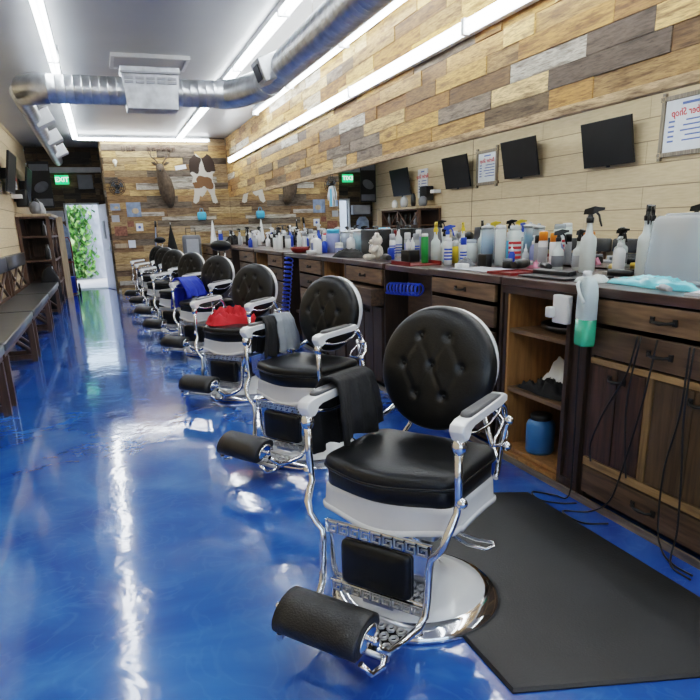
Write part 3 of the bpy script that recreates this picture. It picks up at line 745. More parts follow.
A = cabinet(1.64, 2.53, 'wooden two-drawer cabinet at the right edge, with black cords hanging down its doors', [
    ('drawer', 1.68, 2.51, .885, 1.0, 'wmid'), ('drawer', 1.68, 2.51, .735, .870, 'wolive'),
    ('rail', 1.68, 2.51, .700, .728, 'wtan'),
    ('door', 2.155, 2.50, .235, .700, 'wdoor', 'planks', .5), ('rail', 2.115, 2.155, .235, .70, 'wtanz'),
    ('door', 1.69, 2.115, .235, .700, 'wdoor2', 'planks', .42), ('rail', 1.68, 2.51, .195, .235, 'wtan'),
    ('drawer', 1.68, 2.51, .05, .190, 'wolive')])
B = cabinet(2.535, 3.28, 'open wooden cabinet with shelves holding the blue jar and bundled cloth', [
    ('frame', 2.54, 2.70, .03, .96, 'wdarkz'), ('shelf', 2.67, 3.25, .745, .768, 'wmid'), ('shelf', 2.67, 3.25, .405, .430, 'wmid'), ('shelf', 2.67, 3.25, .055, .075, 'wgold'),
    ('liner', 3.232, 3.252, .075, 1.0, 'wgold'), ('liner', 2.70, 2.712, .075, 1.0, 'wdarkz'), ('rail', 2.54, 3.28, .962, 1.008, 'wdark'), ('rail', 2.70, 3.28, .0, .05, 'wgold')], inside='wdark')
Cc = cabinet(3.30, 4.22, 'wooden cabinet with a knotty top drawer right behind the nearest chair back', [
    ('drawer', 3.37, 4.18, .895, 1.0, 'wmid'), ('drawer', 3.37, 4.18, .745, .875, 'wolive'), ('door', 3.37, 3.77, .08, .725, 'wdoor', 'planks', .8), ('door', 3.78, 4.18, .08, .725, 'wdoor', 'planks', .2)])
Dd = cabinet(5.04, 6.0, 'wooden cabinet under the white stuffed bear, second drawer slightly pulled out', [
    ('drawer', 5.09, 5.95, .865, 1.0, 'wmid'), ('drawer', 5.09, 5.95, .705, .85, 'wolive', .09), ('door', 5.09, 5.5, .06, .69, 'wdarkz', 'planks', .8), ('door', 5.51, 5.95, .06, .69, 'wdarkz', 'planks', .2)])
Ee = cabinet(6.0, 6.70, 'wooden cabinet with an open golden cubby between two drawer cabinets', [
    ('shelf', 6.03, 6.67, .74, .765, 'wmid'), ('liner', 6.03, 6.05, .765, 1.0, 'wgold'), ('liner', 6.65, 6.67, .765, 1.0, 'wgold'), ('door', 6.04, 6.66, .06, .74, 'wdarkz', 'planks', .5)])
Ff = cabinet(6.70, 7.62, 'wooden column of stacked drawers beside the hanging blue coil', [
    ('drawer', 6.74, 7.58, .855, 1.0, 'wmid'), ('drawer', 6.74, 7.58, .69, .84, 'wolive'), ('drawer', 6.74, 7.58, .50, .675, 'wmid'), ('drawer', 6.74, 7.58, .28, .485, 'wolive'), ('drawer', 6.74, 7.58, .06, .265, 'wolive')])
Gg = cabinet(8.32, 9.20, 'wooden drawer cabinet just beyond the hanging blue coil', [
    ('drawer', 8.37, 9.16, .855, 1.0, 'wmid'), ('drawer', 8.37, 9.16, .69, .84, 'wolive'), ('drawer', 8.37, 9.16, .4, .675, 'wolive'), ('drawer', 8.37, 9.16, .06, .39, 'wolive')])
Hh = cabinet(9.20, 10.0, 'wooden cabinet with an open cubby under the white bottles', [
    ('shelf', 9.23, 9.97, .60, .625, 'wmid'), ('liner', 9.95, 9.97, .625, 1.0, 'wgold'), ('door', 9.24, 9.96, .06, .60, 'wdarkz', 'planks', .5)])
Ii = cabinet(10.06, 11.3, 'dark wooden drawer cabinet fourth station along, beyond the open cubby', [
    ('drawer', 10.1, 11.26, .84, 1.0, 'wmid'), ('drawer', 10.1, 11.26, .6, .82, 'wolive'), ('drawer', 10.1, 11.26, .06, .59, 'wolive')])
Jj = cabinet(12.0, 13.3, 'dark wooden cabinet at the second to last station', [
    ('drawer', 12.04, 13.26, .84, 1.0, 'wmid'), ('drawer', 12.04, 13.26, .6, .82, 'wolive'), ('door', 12.04, 13.26, .06, .58, 'wdarkz', 'planks', .5)])
Kk = cabinet(14.2, 15.7, 'dark wooden cabinet at the last station, beside the back wall', [
    ('drawer', 14.24, 15.66, .84, 1.0, 'wmid'), ('drawer', 14.24, 15.66, .6, .82, 'wolive'), ('door', 14.24, 15.66, .06, .58, 'wdarkz', 'planks', .5)])
for (y0, y1, lab) in ((4.22, 5.04, 'wooden bridging bench with recessed back panel and a short blue hose'), (7.62, 8.32, 'wooden bridging bench beside the hanging blue coil'), (11.3, 12.0, 'dark wooden bridging bench between the far stations'), (13.3, 14.2, 'dark wooden bridging bench before the last station')):
    t = thing('station_bridge', lab, 'workbench', (CX, y0, 0), 0, 'bridging benches'); W = y1-y0
    b = MB(); b.box((-.0, .002, CZ-.05), (CD, W-.002, CZ-.01)); b.build('countertop', M['wtop'], t, bevel=.004)
    b = MB(); b.box((.20, .01, .62), (.23, W-.01, CZ-.05)); b.box((.20, .01, .0), (.23, W-.01, .30)); b.build('back_panel', M['wolive'], t)
    b = MB(); b.box((.20, .01, .48), (.22, W-.01, .60)); b.box((.12, .01, .30), (.23, W-.01, .33)); b.build('cross_board', M['wmid'], t)
b = MB(); b.box((CX-.03, 1.64, 0), (CX-.018, 10.0, .035)); struct(b.build('baseboard_right', M['dirt']))

# ------------------------------------------------------------------ items
def lathe_thing(name, label, cat, loc, prof, mat, group=None, n=18, rz=0): 
    t = thing(name, label, cat, loc, rz, group); b = MB(); b.lathe(prof, n); b.build('body', mat, t); return t
def spray_head(t, z, mat, s=1, ang=0, trig=None):
    b = MB(); st = 0
    b.lathe([(.016*s, z-.002), (.017*s, z+.020*s), (.012*s, z+.024*s), (.010*s, z+.036*s)], 12)
    b.rings([[(x*s, y*s, z+zz*s) for x, y, zz in q] for q in (
        [(.030,-.009,.034),(.030,.009,.034),(.026,.009,.056),(.026,-.009,.056)],
        [(-.012,-.011,.034),(-.012,.011,.034),(-.016,.011,.068),(-.016,-.011,.068)],
        [(-.035,-.008,.046),(-.035,.008,.046),(-.037,.008,.064),(-.037,-.008,.064)],
        [(-.058,-.006,.052),(-.058,.006,.052),(-.058,.006,.062),(-.058,-.006,.062)])], smooth=False)
    b.xf(Matrix.Rotation(ang, 4, 'Z')); b.build('spray_head', mat, t, bevel=.0015)
    b = MB(); b.tube([(-.022*s, 0, z+.045*s), (-.036*s, 0, z+.030*s), (-.042*s, 0, z+.005*s), (-.050*s, 0, z-.018*s)], [.006*s, .005*s, .005*s, .004*s], 8)
    b.xf(Matrix.Rotation(ang, 4, 'Z')); b.build('trigger', trig or mat, t)
def band_on(t, r, z0, z1, mat):
    b = MB()
    if mat.name in ('blue_plastic', 'print_red', 'print_blue'):
        for k in range(4):
            a = z0+(z1-z0)*k/4; c = a+(z1-z0)*.13
            b.lathe([(r+.0002, a), (r+.0012, a+.001), (r+.0012, c), (r+.0002, c+.001)], 18)
    else: b.lathe([(r+.0002, z0), (r+.001, z0+.002), (r+.001, z1), (r+.0002, z1+.001)], 20)
    b.build('label_band', mat, t)
def spray_bottle(label, x, y, h, r, body, head, ang=0, band=None, group='spray bottles on the counters', trig=None):
    hb = h-.07; t = thing('spray_bottle', label, 'spray bottle', (x, y, CZ), 0, group)
    b = MB(); b.lathe([(r*.9, 0), (r, .006), (r*.98, hb*.62), (r*.90, hb*.70), (r*.48, hb*.78), (r*.36, hb*.9), (.014, hb*.96), (.014, hb)], 20); b.build('body', body, t)
    if band: band_on(t, r, hb*.12, hb*.5, band)
    spray_head(t, hb, head, max(.9, min(1.3, r/.035)), ang, trig); return t
def pump_bottle(label, x, y, h, r, body, pump, ang=0, band=None, group='pump bottles on the counters'):
    hb = h-.055; t = thing('pump_bottle', label, 'pump bottle', (x, y, CZ), 0, group)
    b = MB(); b.lathe([(r*.92, 0), (r, .006), (r, hb*.78), (r*.85, hb*.88), (.015, hb*.95), (.014, hb)], 18); b.build('body', body, t)
    if band: band_on(t, r, hb*.12, hb*.6, band)
    b = MB(); b.lathe([(.016, hb-.004), (.016, hb+.014), (.006, hb+.018), (.005, hb+.04), (.012, hb+.042), (.012, hb+.054)], 12)
    b.tube([(0, 0, hb+.048), (-.03, 0, hb+.048), (-.045, 0, hb+.040)], .005, 6); b.xf(Matrix.Rotation(ang, 4, 'Z')); b.build('pump', pump, t); return t
def can(label, x, y, h, r, body, cap, name='aerosol_can', cat='spray can', group='cans and tubes on the counters', capf=.25, band=None, z=None):
    t = thing(name, label, cat, (x, y, CZ if z is None else z), 0, group); hc = h*(1-capf)
    b = MB(); b.lathe([(r*.9, 0), (r, .004), (r, hc-.008), (r*.88, hc)], 18); b.build('body', body, t)
    b = MB(); b.lathe([(r*.93, hc), (r*.94, h-.01), (r*.85, h), (.01, h+.001)], 18); b.build('cap', cap, t)
    if band: band_on(t, r, hc*.2, hc*.75, band)
    return t
def dropper(label, x, y, h, r, body, cap, group='small tipped bottles on the counters', z=None):
    t = thing('dropper_bottle', label, 'bottle', (x, y, CZ if z is None else z), 0, group)
    b = MB(); b.lathe([(r*.9, 0), (r, .004), (r, h*.55), (r*.6, h*.66), (r*.5, h*.68)], 14); b.build('body', body, t)
    b = MB(); b.lathe([(r*.55, h*.66), (r*.55, h*.76), (r*.25, h*.82), (.002, h)], 12); b.build('tip', cap, t); return t
def jar(label, x, y, h, r, liq, lid, group='glass disinfectant jars', fill=.75):
    t = thing('disinfectant_jar', label, 'jar', (x, y, CZ), 0, group)
    b = MB(); b.lathe([(r*.96, .006), (r*.96, h*fill)], 20); b.build('liquid', liq, t)
    b = MB(); b.lathe([(r, 0), (r, h*.9), (r*.9, h*.92)], 20); b.build('glass', M['clearish'], t)
    b = MB(); b.lathe([(r*1.06, h*.9), (r*1.06, h*.97), (r*.4, h), (.012, h*1.0), (.012, h*1.04), (.002, h*1.05)], 20); b.build('lid', lid, t); return t

# near station
spray_bottle('tall milky white spray bottle with black trigger, left of the pump bottle', 2.62, 3.25, .345, .045, M['milky'], M['blackp'], 2.4)
spray_bottle('tall milky white spray bottle with black trigger, against the frosted storage bin', 2.68, 2.875, .35, .040, M['milky'], M['blackp'], .9)
pump_bottle('white pump bottle between the two tall milky spray bottles', 2.68, 3.06, .20, .033, M['whitep'], M['whitep'], .5)
can('white can with a bright orange cap, left one of two', 2.69, 3.78, .225, .030, M['whitep'], M['orange'], band=M['ltgrey'])
can('white can with a bright orange cap, right one of two', 2.70, 3.68, .215, .027, M['whitep'], M['orange'])
spray_bottle('clear round spray bottle with a black trigger and white label', 2.60, 3.50, .24, .036, M['milky'], M['blackp'], 2.8, band=M['grey'])
spray_bottle('clear square-looking spray bottle with black nozzle beside the tall milky one', 2.69, 3.42, .24, .035, M['milky'], M['blackp'], 1.4, band=M['ltgrey'])
# frosted bin
t = thing('storage_bin', 'large upturned frosted clear plastic storage bin on the near counter', 'storage bin', (2.60, 2.40, CZ+.001))
o = rrect(.36, .44, .05, 5)
b = MB(); b.slab(o, [(1, 0), (1.0, .02), (.93, .26), (.90, .285), (.84, .30)]); b.build('body', M['bin'], t)
b = MB(); b.slab(o, [(1.0, .0), (1.05, .001), (1.05, .016), (1.0, .02)]); b.build('rim', M['bin'], t)
b = MB(); b.slab(o, [(.72, .299), (.74, .306), (.70, .310)]); b.build('base_ridge', M['bin'], t)
# blue wrapped package and small things in front
t = mound('plastic_bag', 'aqua blue crinkled plastic bag in front of the frosted bin', 'bag', (2.28, 2.36, CZ), -.1, .16, .56, .05, M['aqua'], 8, free=.6, fall=4)
t = mound('towel', 'white folded hand towel beside the aqua bag', 'towel', (2.22, 2.70, CZ), .4, .11, .16, .04, M['milky'], 3, free=.7, fall=4)
b = MB(); b.box((-.10, -.14, 0), (.10, .14, .006)); b.box((-.09, -.12, .007), (.11, .13, .012), Matrix.Rotation(.12, 3, 'Z')); o = b.build('paper_stack', M['paper']); o.location = (2.25, 1.93, CZ+.0005); o.rotation_euler = (0, 0, .25); tag(o, 'loose white papers near the front edge of the nearest counter', 'papers')
def clipper(label, x, y, rz, mat, s=1, z=CZ+.002):
    t = thing('hair_clipper', label, 'hair clipper', (x, y, z), rz, 'clippers lying on the counters')
    b = MB(); b.tube([(-.07*s, 0, .02*s), (-.03*s, 0, .021*s), (.03*s, 0, .022*s), (.06*s, 0, .022*s)], [.013*s, .018*s, .02*s, .019*s], 12); b.build('body', mat, t)
    b = MB(); b.box((.058*s, -.022*s, .012*s), (.085*s, .022*s, .028*s)); b.build('blade', M['steel'], t, bevel=.002); return t
clipper('black hair clipper lying on the papers at the right edge', 2.17, 1.84, 1.9, M['blackp'], 1.1, CZ+.014)
clipper('small steel hair clipper lying just left of the papers', 2.14, 2.16, 1.2, M['ltgrey'], .7)
clipper('black hair clipper behind the aqua bag', 2.50, 2.84, 2.0, M['blackp'])
clipper('gold hair clipper in front of the mirror beside the pump bottle', 2.74, 3.17, 1.0, M['gold'])
# tray with station box on the open cabinet top
t = thing('clipper_tray', 'black flat clipper tray with raised back on top of the open cabinet', 'tray', (2.31, 3.04, CZ))
b = MB(); b.box((-.16, -.22, .002), (.14, .20, .012)); b.build('base', M['blackp'], t, bevel=.003)
b = MB(); b.box((-.05, -.10, .012), (.0, .22, .035), Matrix.Rotation(-.1, 3, 'Y')); b.build('raised_edge', M['blackp'], t, bevel=.003)
clipper('black corded clipper standing by the orange capped cans', 2.52, 3.50, 1.2, M['blackp'], 1.2)
clipper('round black clipper on the red tray, left of the orange capped cans', 2.42, 3.62, .6, M['blackp'], 1.5, CZ+.009)
t = thing('service_tray', 'red flat tray at the front left of the open cabinet top', 'tray', (2.24, 3.42, CZ+.001))
b = MB(); b.box((-.10, -.13, 0), (.12, .13, .006))
b.build('base', M['red'], t)
b = MB(); b.box((-.10, -.13, .006), (-.09, .13, .014)); b.box((.11, -.13, .006), (.12, .13, .014)); b.box((-.09, -.13, .006), (.11, -.12, .014)); b.box((-.09, .12, .006), (.11, .13, .014)); b.build('rim', M['red'], t)
dropper('small white tipped bottle, left of the pair by the tall dispensers', 2.56, 3.94, .15, .022, M['blue'], M['whitep'])
dropper('small white tipped bottle, right of the pair by the tall dispensers', 2.60, 3.84, .15, .022, M['ltgrey'], M['whitep'])
mound('neck_strips', 'small crumpled pink and white wrapper beside the black clipper', 'wrapper', (2.60, 3.74, CZ), 0, .08, .08, .06, M['pink'], 6)
can('tall clear comb dispenser tube beside the mirror, left of the pair', 2.57, 4.10, .27, .036, M['milky'], M['whitep'], 'dispenser_tube', 'dispenser', capf=.1)
can('tall dispenser tube with dark red stripes, right of the pair', 2.66, 4.06, .265, .042, M['milky'], M['clearish'], 'dispenser_tube', 'dispenser', capf=.12, band=M['prntred'])
def smallbox(name, label, cat, x, y, sx, sy, sz, mat, rz=0, z=CZ, group=None):
    b = MB(); rbox(b, (0, 0, sz/2), (sx, sy, sz), .006); o = b.build(name, mat); o.location = (x, y, z); o.rotation_euler = (0, 0, rz); return tag(o, label, cat, group)
smallbox('business_card_holder', 'small black box in front of the blue disinfectant jars', 'box', 2.44, 4.08, .05, .11, .085, M['blackp'])
smallbox('tissue_box', 'small white flat box at the front of the drawer cabinet top', 'box', 2.22, 4.0, .06, .10, .035, M['whitep'])
b = MB(); rbox(b, (0, 0, .004), (.24, .46, .008), .004); o = b.build('counter_glass', M['ltgrey']); o.location = (2.27, 3.80, CZ); tag(o, 'pale glass sheet on the drawer cabinet top', 'glass sheet')
jar('disinfectant jar with blue liquid, left of the pair by the tall dispensers', 2.66, 4.42, .27, .045, M['ltblue'], M['steel'])
jar('disinfectant jar with blue liquid, right of the pair by the tall dispensers', 2.68, 4.28, .26, .042, M['blueliq'], M['steel'])
can('round clear canister packed with combs, mid counter', 2.60, 4.60, .17, .07, M['milky'], M['clearish'], 'comb_canister', 'canister', capf=.15)
can('slim green bottle left of the yellow bottles', 2.35, 4.83, .22, .028, M['green'], M['whitep'], 'shampoo_bottle', 'bottle', capf=.1)
spray_bottle('yellow spray bottle beside the slim green bottle', 2.46, 4.86, .30, .038, M['milky'], M['yellow'], 1.2)
spray_bottle('white spray bottle with a blue trigger right of the yellow one', 2.50, 4.74, .28, .036, M['whitep'], M['blue'], 2.6)
spray_bottle('white spray bottle with a yellow trigger near the mirror', 2.70, 4.86, .30, .034, M['whitep'], M['yellow'], 1.0)
spray_bottle('clear spray bottle with a black trigger near the mirror seam', 2.72, 4.60, .31, .034, M['milky'], M['blackp'], 1.0)
can('clear bottle with blue stripes in front of the comb canister', 2.38, 4.50, .19, .030, M['whitep'], M['whitep'], 'lotion_bottle', 'bottle', capf=.12, band=M['blue'])
mound('cable_pile', 'small tangled pile of black and green clipper cables', 'cables', (2.40, 4.28, CZ), 0, .12, .18, .06, M['grey'], 9)
# second station bridge
t = thing('service_tray', 'red flat tray on the bridging bench under the green bottle', 'tray', (2.30, 4.66, CZ-.009))
b = MB(); b.box((-.17, -.02, 0), (.10, .32, .006)); b.build('base', M['red'], t)
b = MB(); b.box((-.17, -.02, .006), (-.16, .32, .03)); b.box((.09, -.02, .006), (.10, .32, .03)); b.build('rim', M['red'], t)
t = smallbox('bottle_rack', 'short black rack holding two white tipped bottles', 'rack', 2.36, 5.12, .10, .16, .09, M['blackp'])
dropper('white tipped bottle in the black rack, left one', 2.36, 5.16, .10, .02, M['whitep'], M['whitep'], z=CZ+.091)
dropper('white tipped bottle in the black rack, right one', 2.36, 5.08, .10, .02, M['whitep'], M['whitep'], z=CZ+.091)
b = MB(); b.poly([(-.0, -.16, 0), (-.0, .16, 0), (-.0, .13, .25), (-.0, -.09, .26)], (.07, 0, 0)); b.box((-.004, -.10, .03), (0, .1, .16)); o = b.build('tool_bag', M['grey'], bevel=.012); o.location = (2.55, 5.18, CZ); tag(o, 'dark grey tool bag leaning behind the white tipped bottles', 'bag')
clipper('black clipper on the counter right of the stuffed bear', 2.22, 5.28, 1.4, M['blackp'], 1.4)
# teddy
t = thing('stuffed_bear', 'cream white stuffed bear sitting at the counter edge', 'soft toy', (2.24, 5.55, CZ+.004), pi*.93)
b = MB(); b.ell((0, 0, .065), (.055, .06, .068)); b.ell((.0, 0, .16), (.05, .058, .05)); b.ell((.045, 0, .15), (.024, .028, .022))
for s_ in (-1, 1):
    b.ell((0, s_*.045, .205), (.016, .022, .022)); b.ell((.07, s_*.045, .025), (.05, .026, .025)); b.ell((.025, s_*.065, .09), (.045, .022, .024), rot=Matrix.Rotation(.6, 3, 'Y'))
b.build('body', M['cream'], t)
b = MB(); b.ell((.068, 0, .155), (.006, .009, .006), 8, 5); b.ell((.047, .02, .178), (.005, .005, .005), 8, 5); b.ell((.047, -.02, .178), (.005, .005, .005), 8, 5); b.build('nose_and_eyes', M['blackp'], t)
can('small bright blue cup at the right of the stuffed bear', 2.36, 5.52, .10, .03, M['blue'], M['blue'], 'plastic_cup', 'cup', capf=.08)
spray_bottle('white spray bottle with a black trigger behind the blue cup', 2.62, 5.95, .32, .036, M['whitep'], M['blackp'], 1.0, band=M['prntblue'])
can('white and red can behind the stuffed bear', 2.68, 6.12, .24, .034, M['whitep'], M['red'])
can('silver hairspray can behind the blue cup, left one', 2.60, 5.70, .22, .03, M['ltgrey'], M['whitep'], band=M['purple'])
can('silver hairspray can behind the blue cup, right one', 2.62, 5.56, .21, .03, M['ltgrey'], M['ltgrey'], band=M['blue'])
mound('barber_cape', 'black cape heaped at the counter edge left of the stuffed bear', 'barber cape', (2.26, 6.32, CZ), 0, .26, .62, .085, M['blackcloth'], 12, free=.7)
pump_bottle('white bottle with a domed shoulder in front of the black case', 2.42, 6.72, .24, .045, M['whitep'], M['whitep'], 2)
spray_bottle('small white trigger bottle standing behind the black cape', 2.46, 6.22, .15, .022, M['blackp'], M['whitep'], .5)
t = thing('tool_case', 'large black tool case standing against the middle mirror', 'case', (2.66, 6.62, CZ))
b = MB(); rbox(b, (0, 0, .125), (.14, .52, .25), .012); b.build('body', M['blackp'], t); b = MB(); b.tube([(0, -.06, .25), (0, -.06, .275), (0, .06, .275), (0, .06, .25)], .008, 8); b.build('handle', M['grey'], t)
jar('big jar of dark blue disinfectant, left of the two by the black case', 2.62, 7.42, .24, .065, M['blueliq'], M['steel'])
jar('big jar of teal disinfectant, right of the two by the black case', 2.66, 7.18, .25, .065, M['aqua'], M['steel'])
t = can('large lavender jug with a narrow top behind the white jug', 2.52, 7.60, .26, .08, M['purple'], M['ltblue'], 'liquid_jug', 'jug', capf=.18)
t = thing('liquid_jug', 'white jug with a purple label at the end of the drawer column', 'jug', (2.24, 7.36, CZ))
b = MB(); o = rrect(.10, .14, .03, 4); b.slab(o, [(.96, 0), (1, .01), (1, .13), (.8, .155), (.3, .175)]); b.build('body', M['whitep'], t)
b = MB(); b.box((-.054, -.045, .03), (-.0505, .03, .12)); b.build('label_patch', M['purple'], t)
b = MB(); b.lathe([(.02, .17), (.02, .195)], 12); b.build('cap', M['whitep'], t)
lathe_thing('shaving_bowl', 'small white bowl at the counter corner beside the hanging coil', 'bowl', (2.14, 7.22, CZ), [(.03, 0), (.05, .015), (.06, .045), (.055, .045), (.045, .02), (.01, .012)], M['whitep'])
lathe_thing('shaving_bowl', 'dark red bowl on the bridging bench by the hanging coil', 'bowl', (2.26, 8.12, CZ-.009), [(.07, 0), (.11, .03), (.12, .07), (.11, .07), (.08, .03), (.01, .02)], M['red'])
t = can('red topped white tub against the middle mirror', 2.62, 8.02, .22, .09, M['whitep'], M['prntred'], 'tub', 'tub', capf=.5, z=CZ-.009)
# farther stations: bottles in rows
cols = [('white', M['whitep']), ('milky', M['milky']), ('pale grey', M['ltgrey']), ('blue', M['blue']), ('black', M['blackp']), ('green', M['green']), ('lavender', M['purple'])]
rr = random.Random(77)
FAR = [(8.5, 10.0, 9, 'opposite the third chair', 'beyond the hanging coil'), (10.1, 11.3, 8, '', 'on the fourth station'), (12.0, 13.3, 7, '', 'on the second to last station'), (14.2, 15.6, 7, '', 'on the last station')]
POSN = ['first', 'second', 'third', 'fourth', 'fifth', 'sixth', 'seventh', 'eighth', 'ninth']
seq = [0, 1, 0, 2, 0, 3, 0, 4, 1, 0, 5, 0, 3, 0, 1, 4, 0, 6, 0, 2]
q = 0
for (y0, y1, n, _, where) in FAR:
    for i in range(n):
        cn, cm = cols[seq[(q*3+i) % len(seq)]]; q += 1
        y = y0+(y1-y0)*(i+.5)/n; x = rr.uniform(2.25, 2.7); h = rr.uniform(.17, .28); r_ = rr.uniform(.03, .045)
        k = rr.choice(['spray', 'pump', 'can']); lab = f'{cn} %s {where}, {POSN[i]} counting away from the viewer'
        if k == 'spray': spray_bottle(lab % 'spray bottle', x, y, h+.04, r_, cm, rr.choice([M['blackp'], M['whitep'], M['blackp']]), rr.uniform(0, 3), group='bottles on the far stations')
        elif k == 'pump': pump_bottle(lab % 'pump bottle', x, y, h, r_, cm, M['whitep'], rr.uniform(0, 3), group='bottles on the far stations')
        else: can(lab % 'can', x, y, h, r_, cm, rr.choice([M['whitep'], M['blackp'], M['ltgrey']]), group='bottles on the far stations')
spray_bottle('bright blue bottle with white top standing at the fourth station edge', 2.22, 10.9, .22, .04, M['blue'], M['whitep'], 1)
mound('barber_cape', 'black cape heaped on the bridging bench before the last station', 'barber cape', (2.45, 13.75, CZ-.009), .5, .34, .45, .2, M['blackcloth'], 5, free=.4)
# more bottles on the two nearer stations
EX = [('can', 'tall pale blue gel bottle at the back of the knotty drawer cabinet', 2.70, 4.18, .22, .028, 'ltblue', 'whitep', None), ('pump', 'lavender pump bottle at the back of the knotty drawer cabinet', 2.74, 3.95, .20, .030, 'purple', 'whitep', None),
 ('can', 'short dark jar of pomade beside the tall dispensers', 2.48, 3.86, .06, .034, 'blackp', 'grey', None), ('can', 'slim silver can left of the orange capped cans', 2.72, 3.88, .20, .024, 'ltgrey', 'blackp', None),
 ('pump', 'clear pump bottle beside the canister of combs', 2.46, 4.66, .19, .030, 'milky', 'blackp', 'ltblue'), ('can', 'blue striped slim bottle beside the lotion bottle', 2.44, 4.38, .20, .024, 'whitep', 'blue', 'blue'),
 ('spray', 'clear spray bottle with a black trigger behind the green bottle', 2.62, 5.02, .27, .034, 'milky', 'blackp', None), ('can', 'short yellow bottle beside the yellow spray bottle', 2.58, 4.76, .17, .026, 'yellow', 'whitep', None),
 ('pump', 'pink pump bottle behind the tool bag', 2.72, 5.34, .21, .032, 'pink', 'whitep', None), ('can', 'white can with blue band behind the stuffed bear', 2.52, 5.86, .21, .028, 'whitep', 'whitep', 'blue'),
 ('can', 'tall lavender bottle near the middle mirror behind the bear', 2.76, 5.80, .24, .030, 'purple', 'whitep', None), ('spray', 'milky spray bottle next to the white domed bottle', 2.54, 7.02, .24, .034, 'milky', 'whitep', None),
 ('can', 'white tub with a blue band left of the big jars', 2.42, 7.10, .12, .045, 'whitep', 'whitep', 'blue'), ('pump', 'dark blue pump bottle in front of the big jars', 2.40, 7.56, .19, .032, 'blue', 'whitep', None),
 ('can', 'black can between the big jars and the mirror', 2.76, 7.30, .22, .026, 'blackp', 'ltgrey', None), ('spray', 'tall white spray bottle behind the lavender jug', 2.74, 7.72, .30, .034, 'whitep', 'blackp', None),
 ('can', 'silver topped bottle on the bridging bench by the red bowl', 2.50, 7.86, .20, .03, 'ltgrey', 'whitep', None), ('pump', 'milky pump bottle behind the red bowl', 2.46, 8.22, .21, .034, 'milky', 'whitep', None)]
for (k, lab, x, y, h, r_, mb_, mc_, bd) in EX:
    zz = CZ-.009 if (4.22 < y < 5.04 or 7.62 < y < 8.32) else CZ
    if k == 'spray': o = spray_bottle(lab, x, y, h, r_, M[mb_], M[mc_], rr.uniform(.5, 2.5), band=M[bd] if bd else None)
    elif k == 'pump': o = pump_bottle(lab, x, y, h, r_, M[mb_], M[mc_], rr.uniform(.5, 2.5), band=M[bd] if bd else None)
    else: o = can(lab, x, y, h, r_, M[mb_], M[mc_], band=M[bd] if bd else None)
    o.location.z = zz

# things in the open cabinet
mound('cloth_bundle', 'black and white bundled cloth on the middle shelf of the open cabinet', 'cloth', (2.40, 2.96, .431), 0, .34, .44, .24, M['whitep'], 14, free=.15)
mound('cloth_bundle', 'black cloth bundle at the front of the middle shelf', 'cloth', (2.20, 2.96, .4315), .1, .14, .42, .10, M['blackcloth'], 15, free=.2)
t = thing('serving_tray', 'round black tray on the upper shelf of the open cabinet', 'tray', (2.42, 2.965, .769)); b = MB(); b.lathe([(.20, 0), (.235, .012), (.24, .035), (.23, .035), (.20, .012), (.01, .01)], 30); b.build('body', M['blackp'], t)
t = thing('plastic_jar', 'big blue plastic jar with dark lid at the bottom of the open cabinet', 'jar', (2.21, 3.03, .0755))
b = MB(); b.lathe([(.072, 0), (.080, .015), (.080, .165), (.07, .185), (.055, .195), (.055, .2)], 24); b.build('body', M['bluejar'], t)
b = MB(); b.lathe([(.058, .195), (.06, .2), (.06, .222), (.055, .226), (.01, .227)], 20); b.build('lid', M['blackp'], t)
# jug with green liquid hanging at the corner and a socket box
t = thing('liquid_jug', 'translucent jug half full of green liquid hung on the cabinet corner', 'jug', (2.03, 2.495, .79), -.25)
prof = rrect(.07, .105, .022, 4)
b = MB(); b.slab(prof, [(.94, 0), (1, .012), (1, .12)]); b.build('liquid', M['greenliq'], t)
b = MB(); b.slab(prof, [(.99, .1205), (1, .122), (.99, .22), (.90, .265), (.74, .29), (.52, .305), (.3, .31)]); b.build('body', pm('jug_plastic', (.55, .66, .68), .35, noise=.1), t)
b = MB(); b.lathe([(.02, .308), (.02, .33), (.014, .333)], 14, c=(0, .02, 0)); b.build('cap', M['whitep'], t)
b = MB(); b.tube([(-.03, .03, .285), (-.045, .015, .275), (-.052, -.03, .235), (-.04, -.05, .20)], .008, 8); b.build('handle', M['milky'], t)
t = thing('power_socket_box', 'white socket box with a plugged-in adapter on the open cabinet front edge', 'socket', (2.06, 2.71, .93))
b = MB(); rbox(b, (0, 0, 0), (.035, .12, .135), .008); b.build('box', M['whitep'], t); b = MB(); rbox(b, (-.035, .045, -.015), (.04, .045, .05), .008); b.build('adapter', M['whitep'], t)
# cords
def cord(label, pts, r=.0045, mat='blackp', name='appliance_cable'):
    P = [Vector(p) for p in pts]; out = []
    for i in range(len(P)-1):
        p0 = P[max(0, i-1)]; p1 = P[i]; p2 = P[i+1]; p3 = P[min(len(P)-1, i+2)]
        for k in range(6):
            u = k/6; out.append(.5*((2*p1)+(-p0+p2)*u+(2*p0-5*p1+4*p2-p3)*u*u+(-p0+3*p1-3*p2+p3)*u**3))
    out.append(P[-1]); b = MB(); b.tube(out, r, 6); return tag(b.build(name, M[mat]), label, 'cable', 'black cables hanging on the near cabinet')
X0 = 2.060
cord('black cable hanging from the jug corner to a loop on the floor', [(2.062, 2.56, CZ+.006), (X0, 2.565, .9), (X0, 2.56, .6), (X0-.005, 2.545, .3), (X0-.02, 2.53, .03), (2.0, 2.60, .008), (1.93, 2.68, .006), (1.90, 2.58, .006), (1.97, 2.50, .006), (2.04, 2.47, .007)])
cord('black cable swinging left across the brown plank door', [(X0, 2.20, .872), (X0-.003, 2.24, .7), (X0, 2.36, .5), (X0, 2.43, .33), (X0, 2.42, .24)])
cord('black cable crossing the brown plank door beside its handle', [(X0, 2.18, .872), (X0-.004, 2.22, .6), (X0-.003, 2.20, .35), (X0-.003, 2.18, .24)])
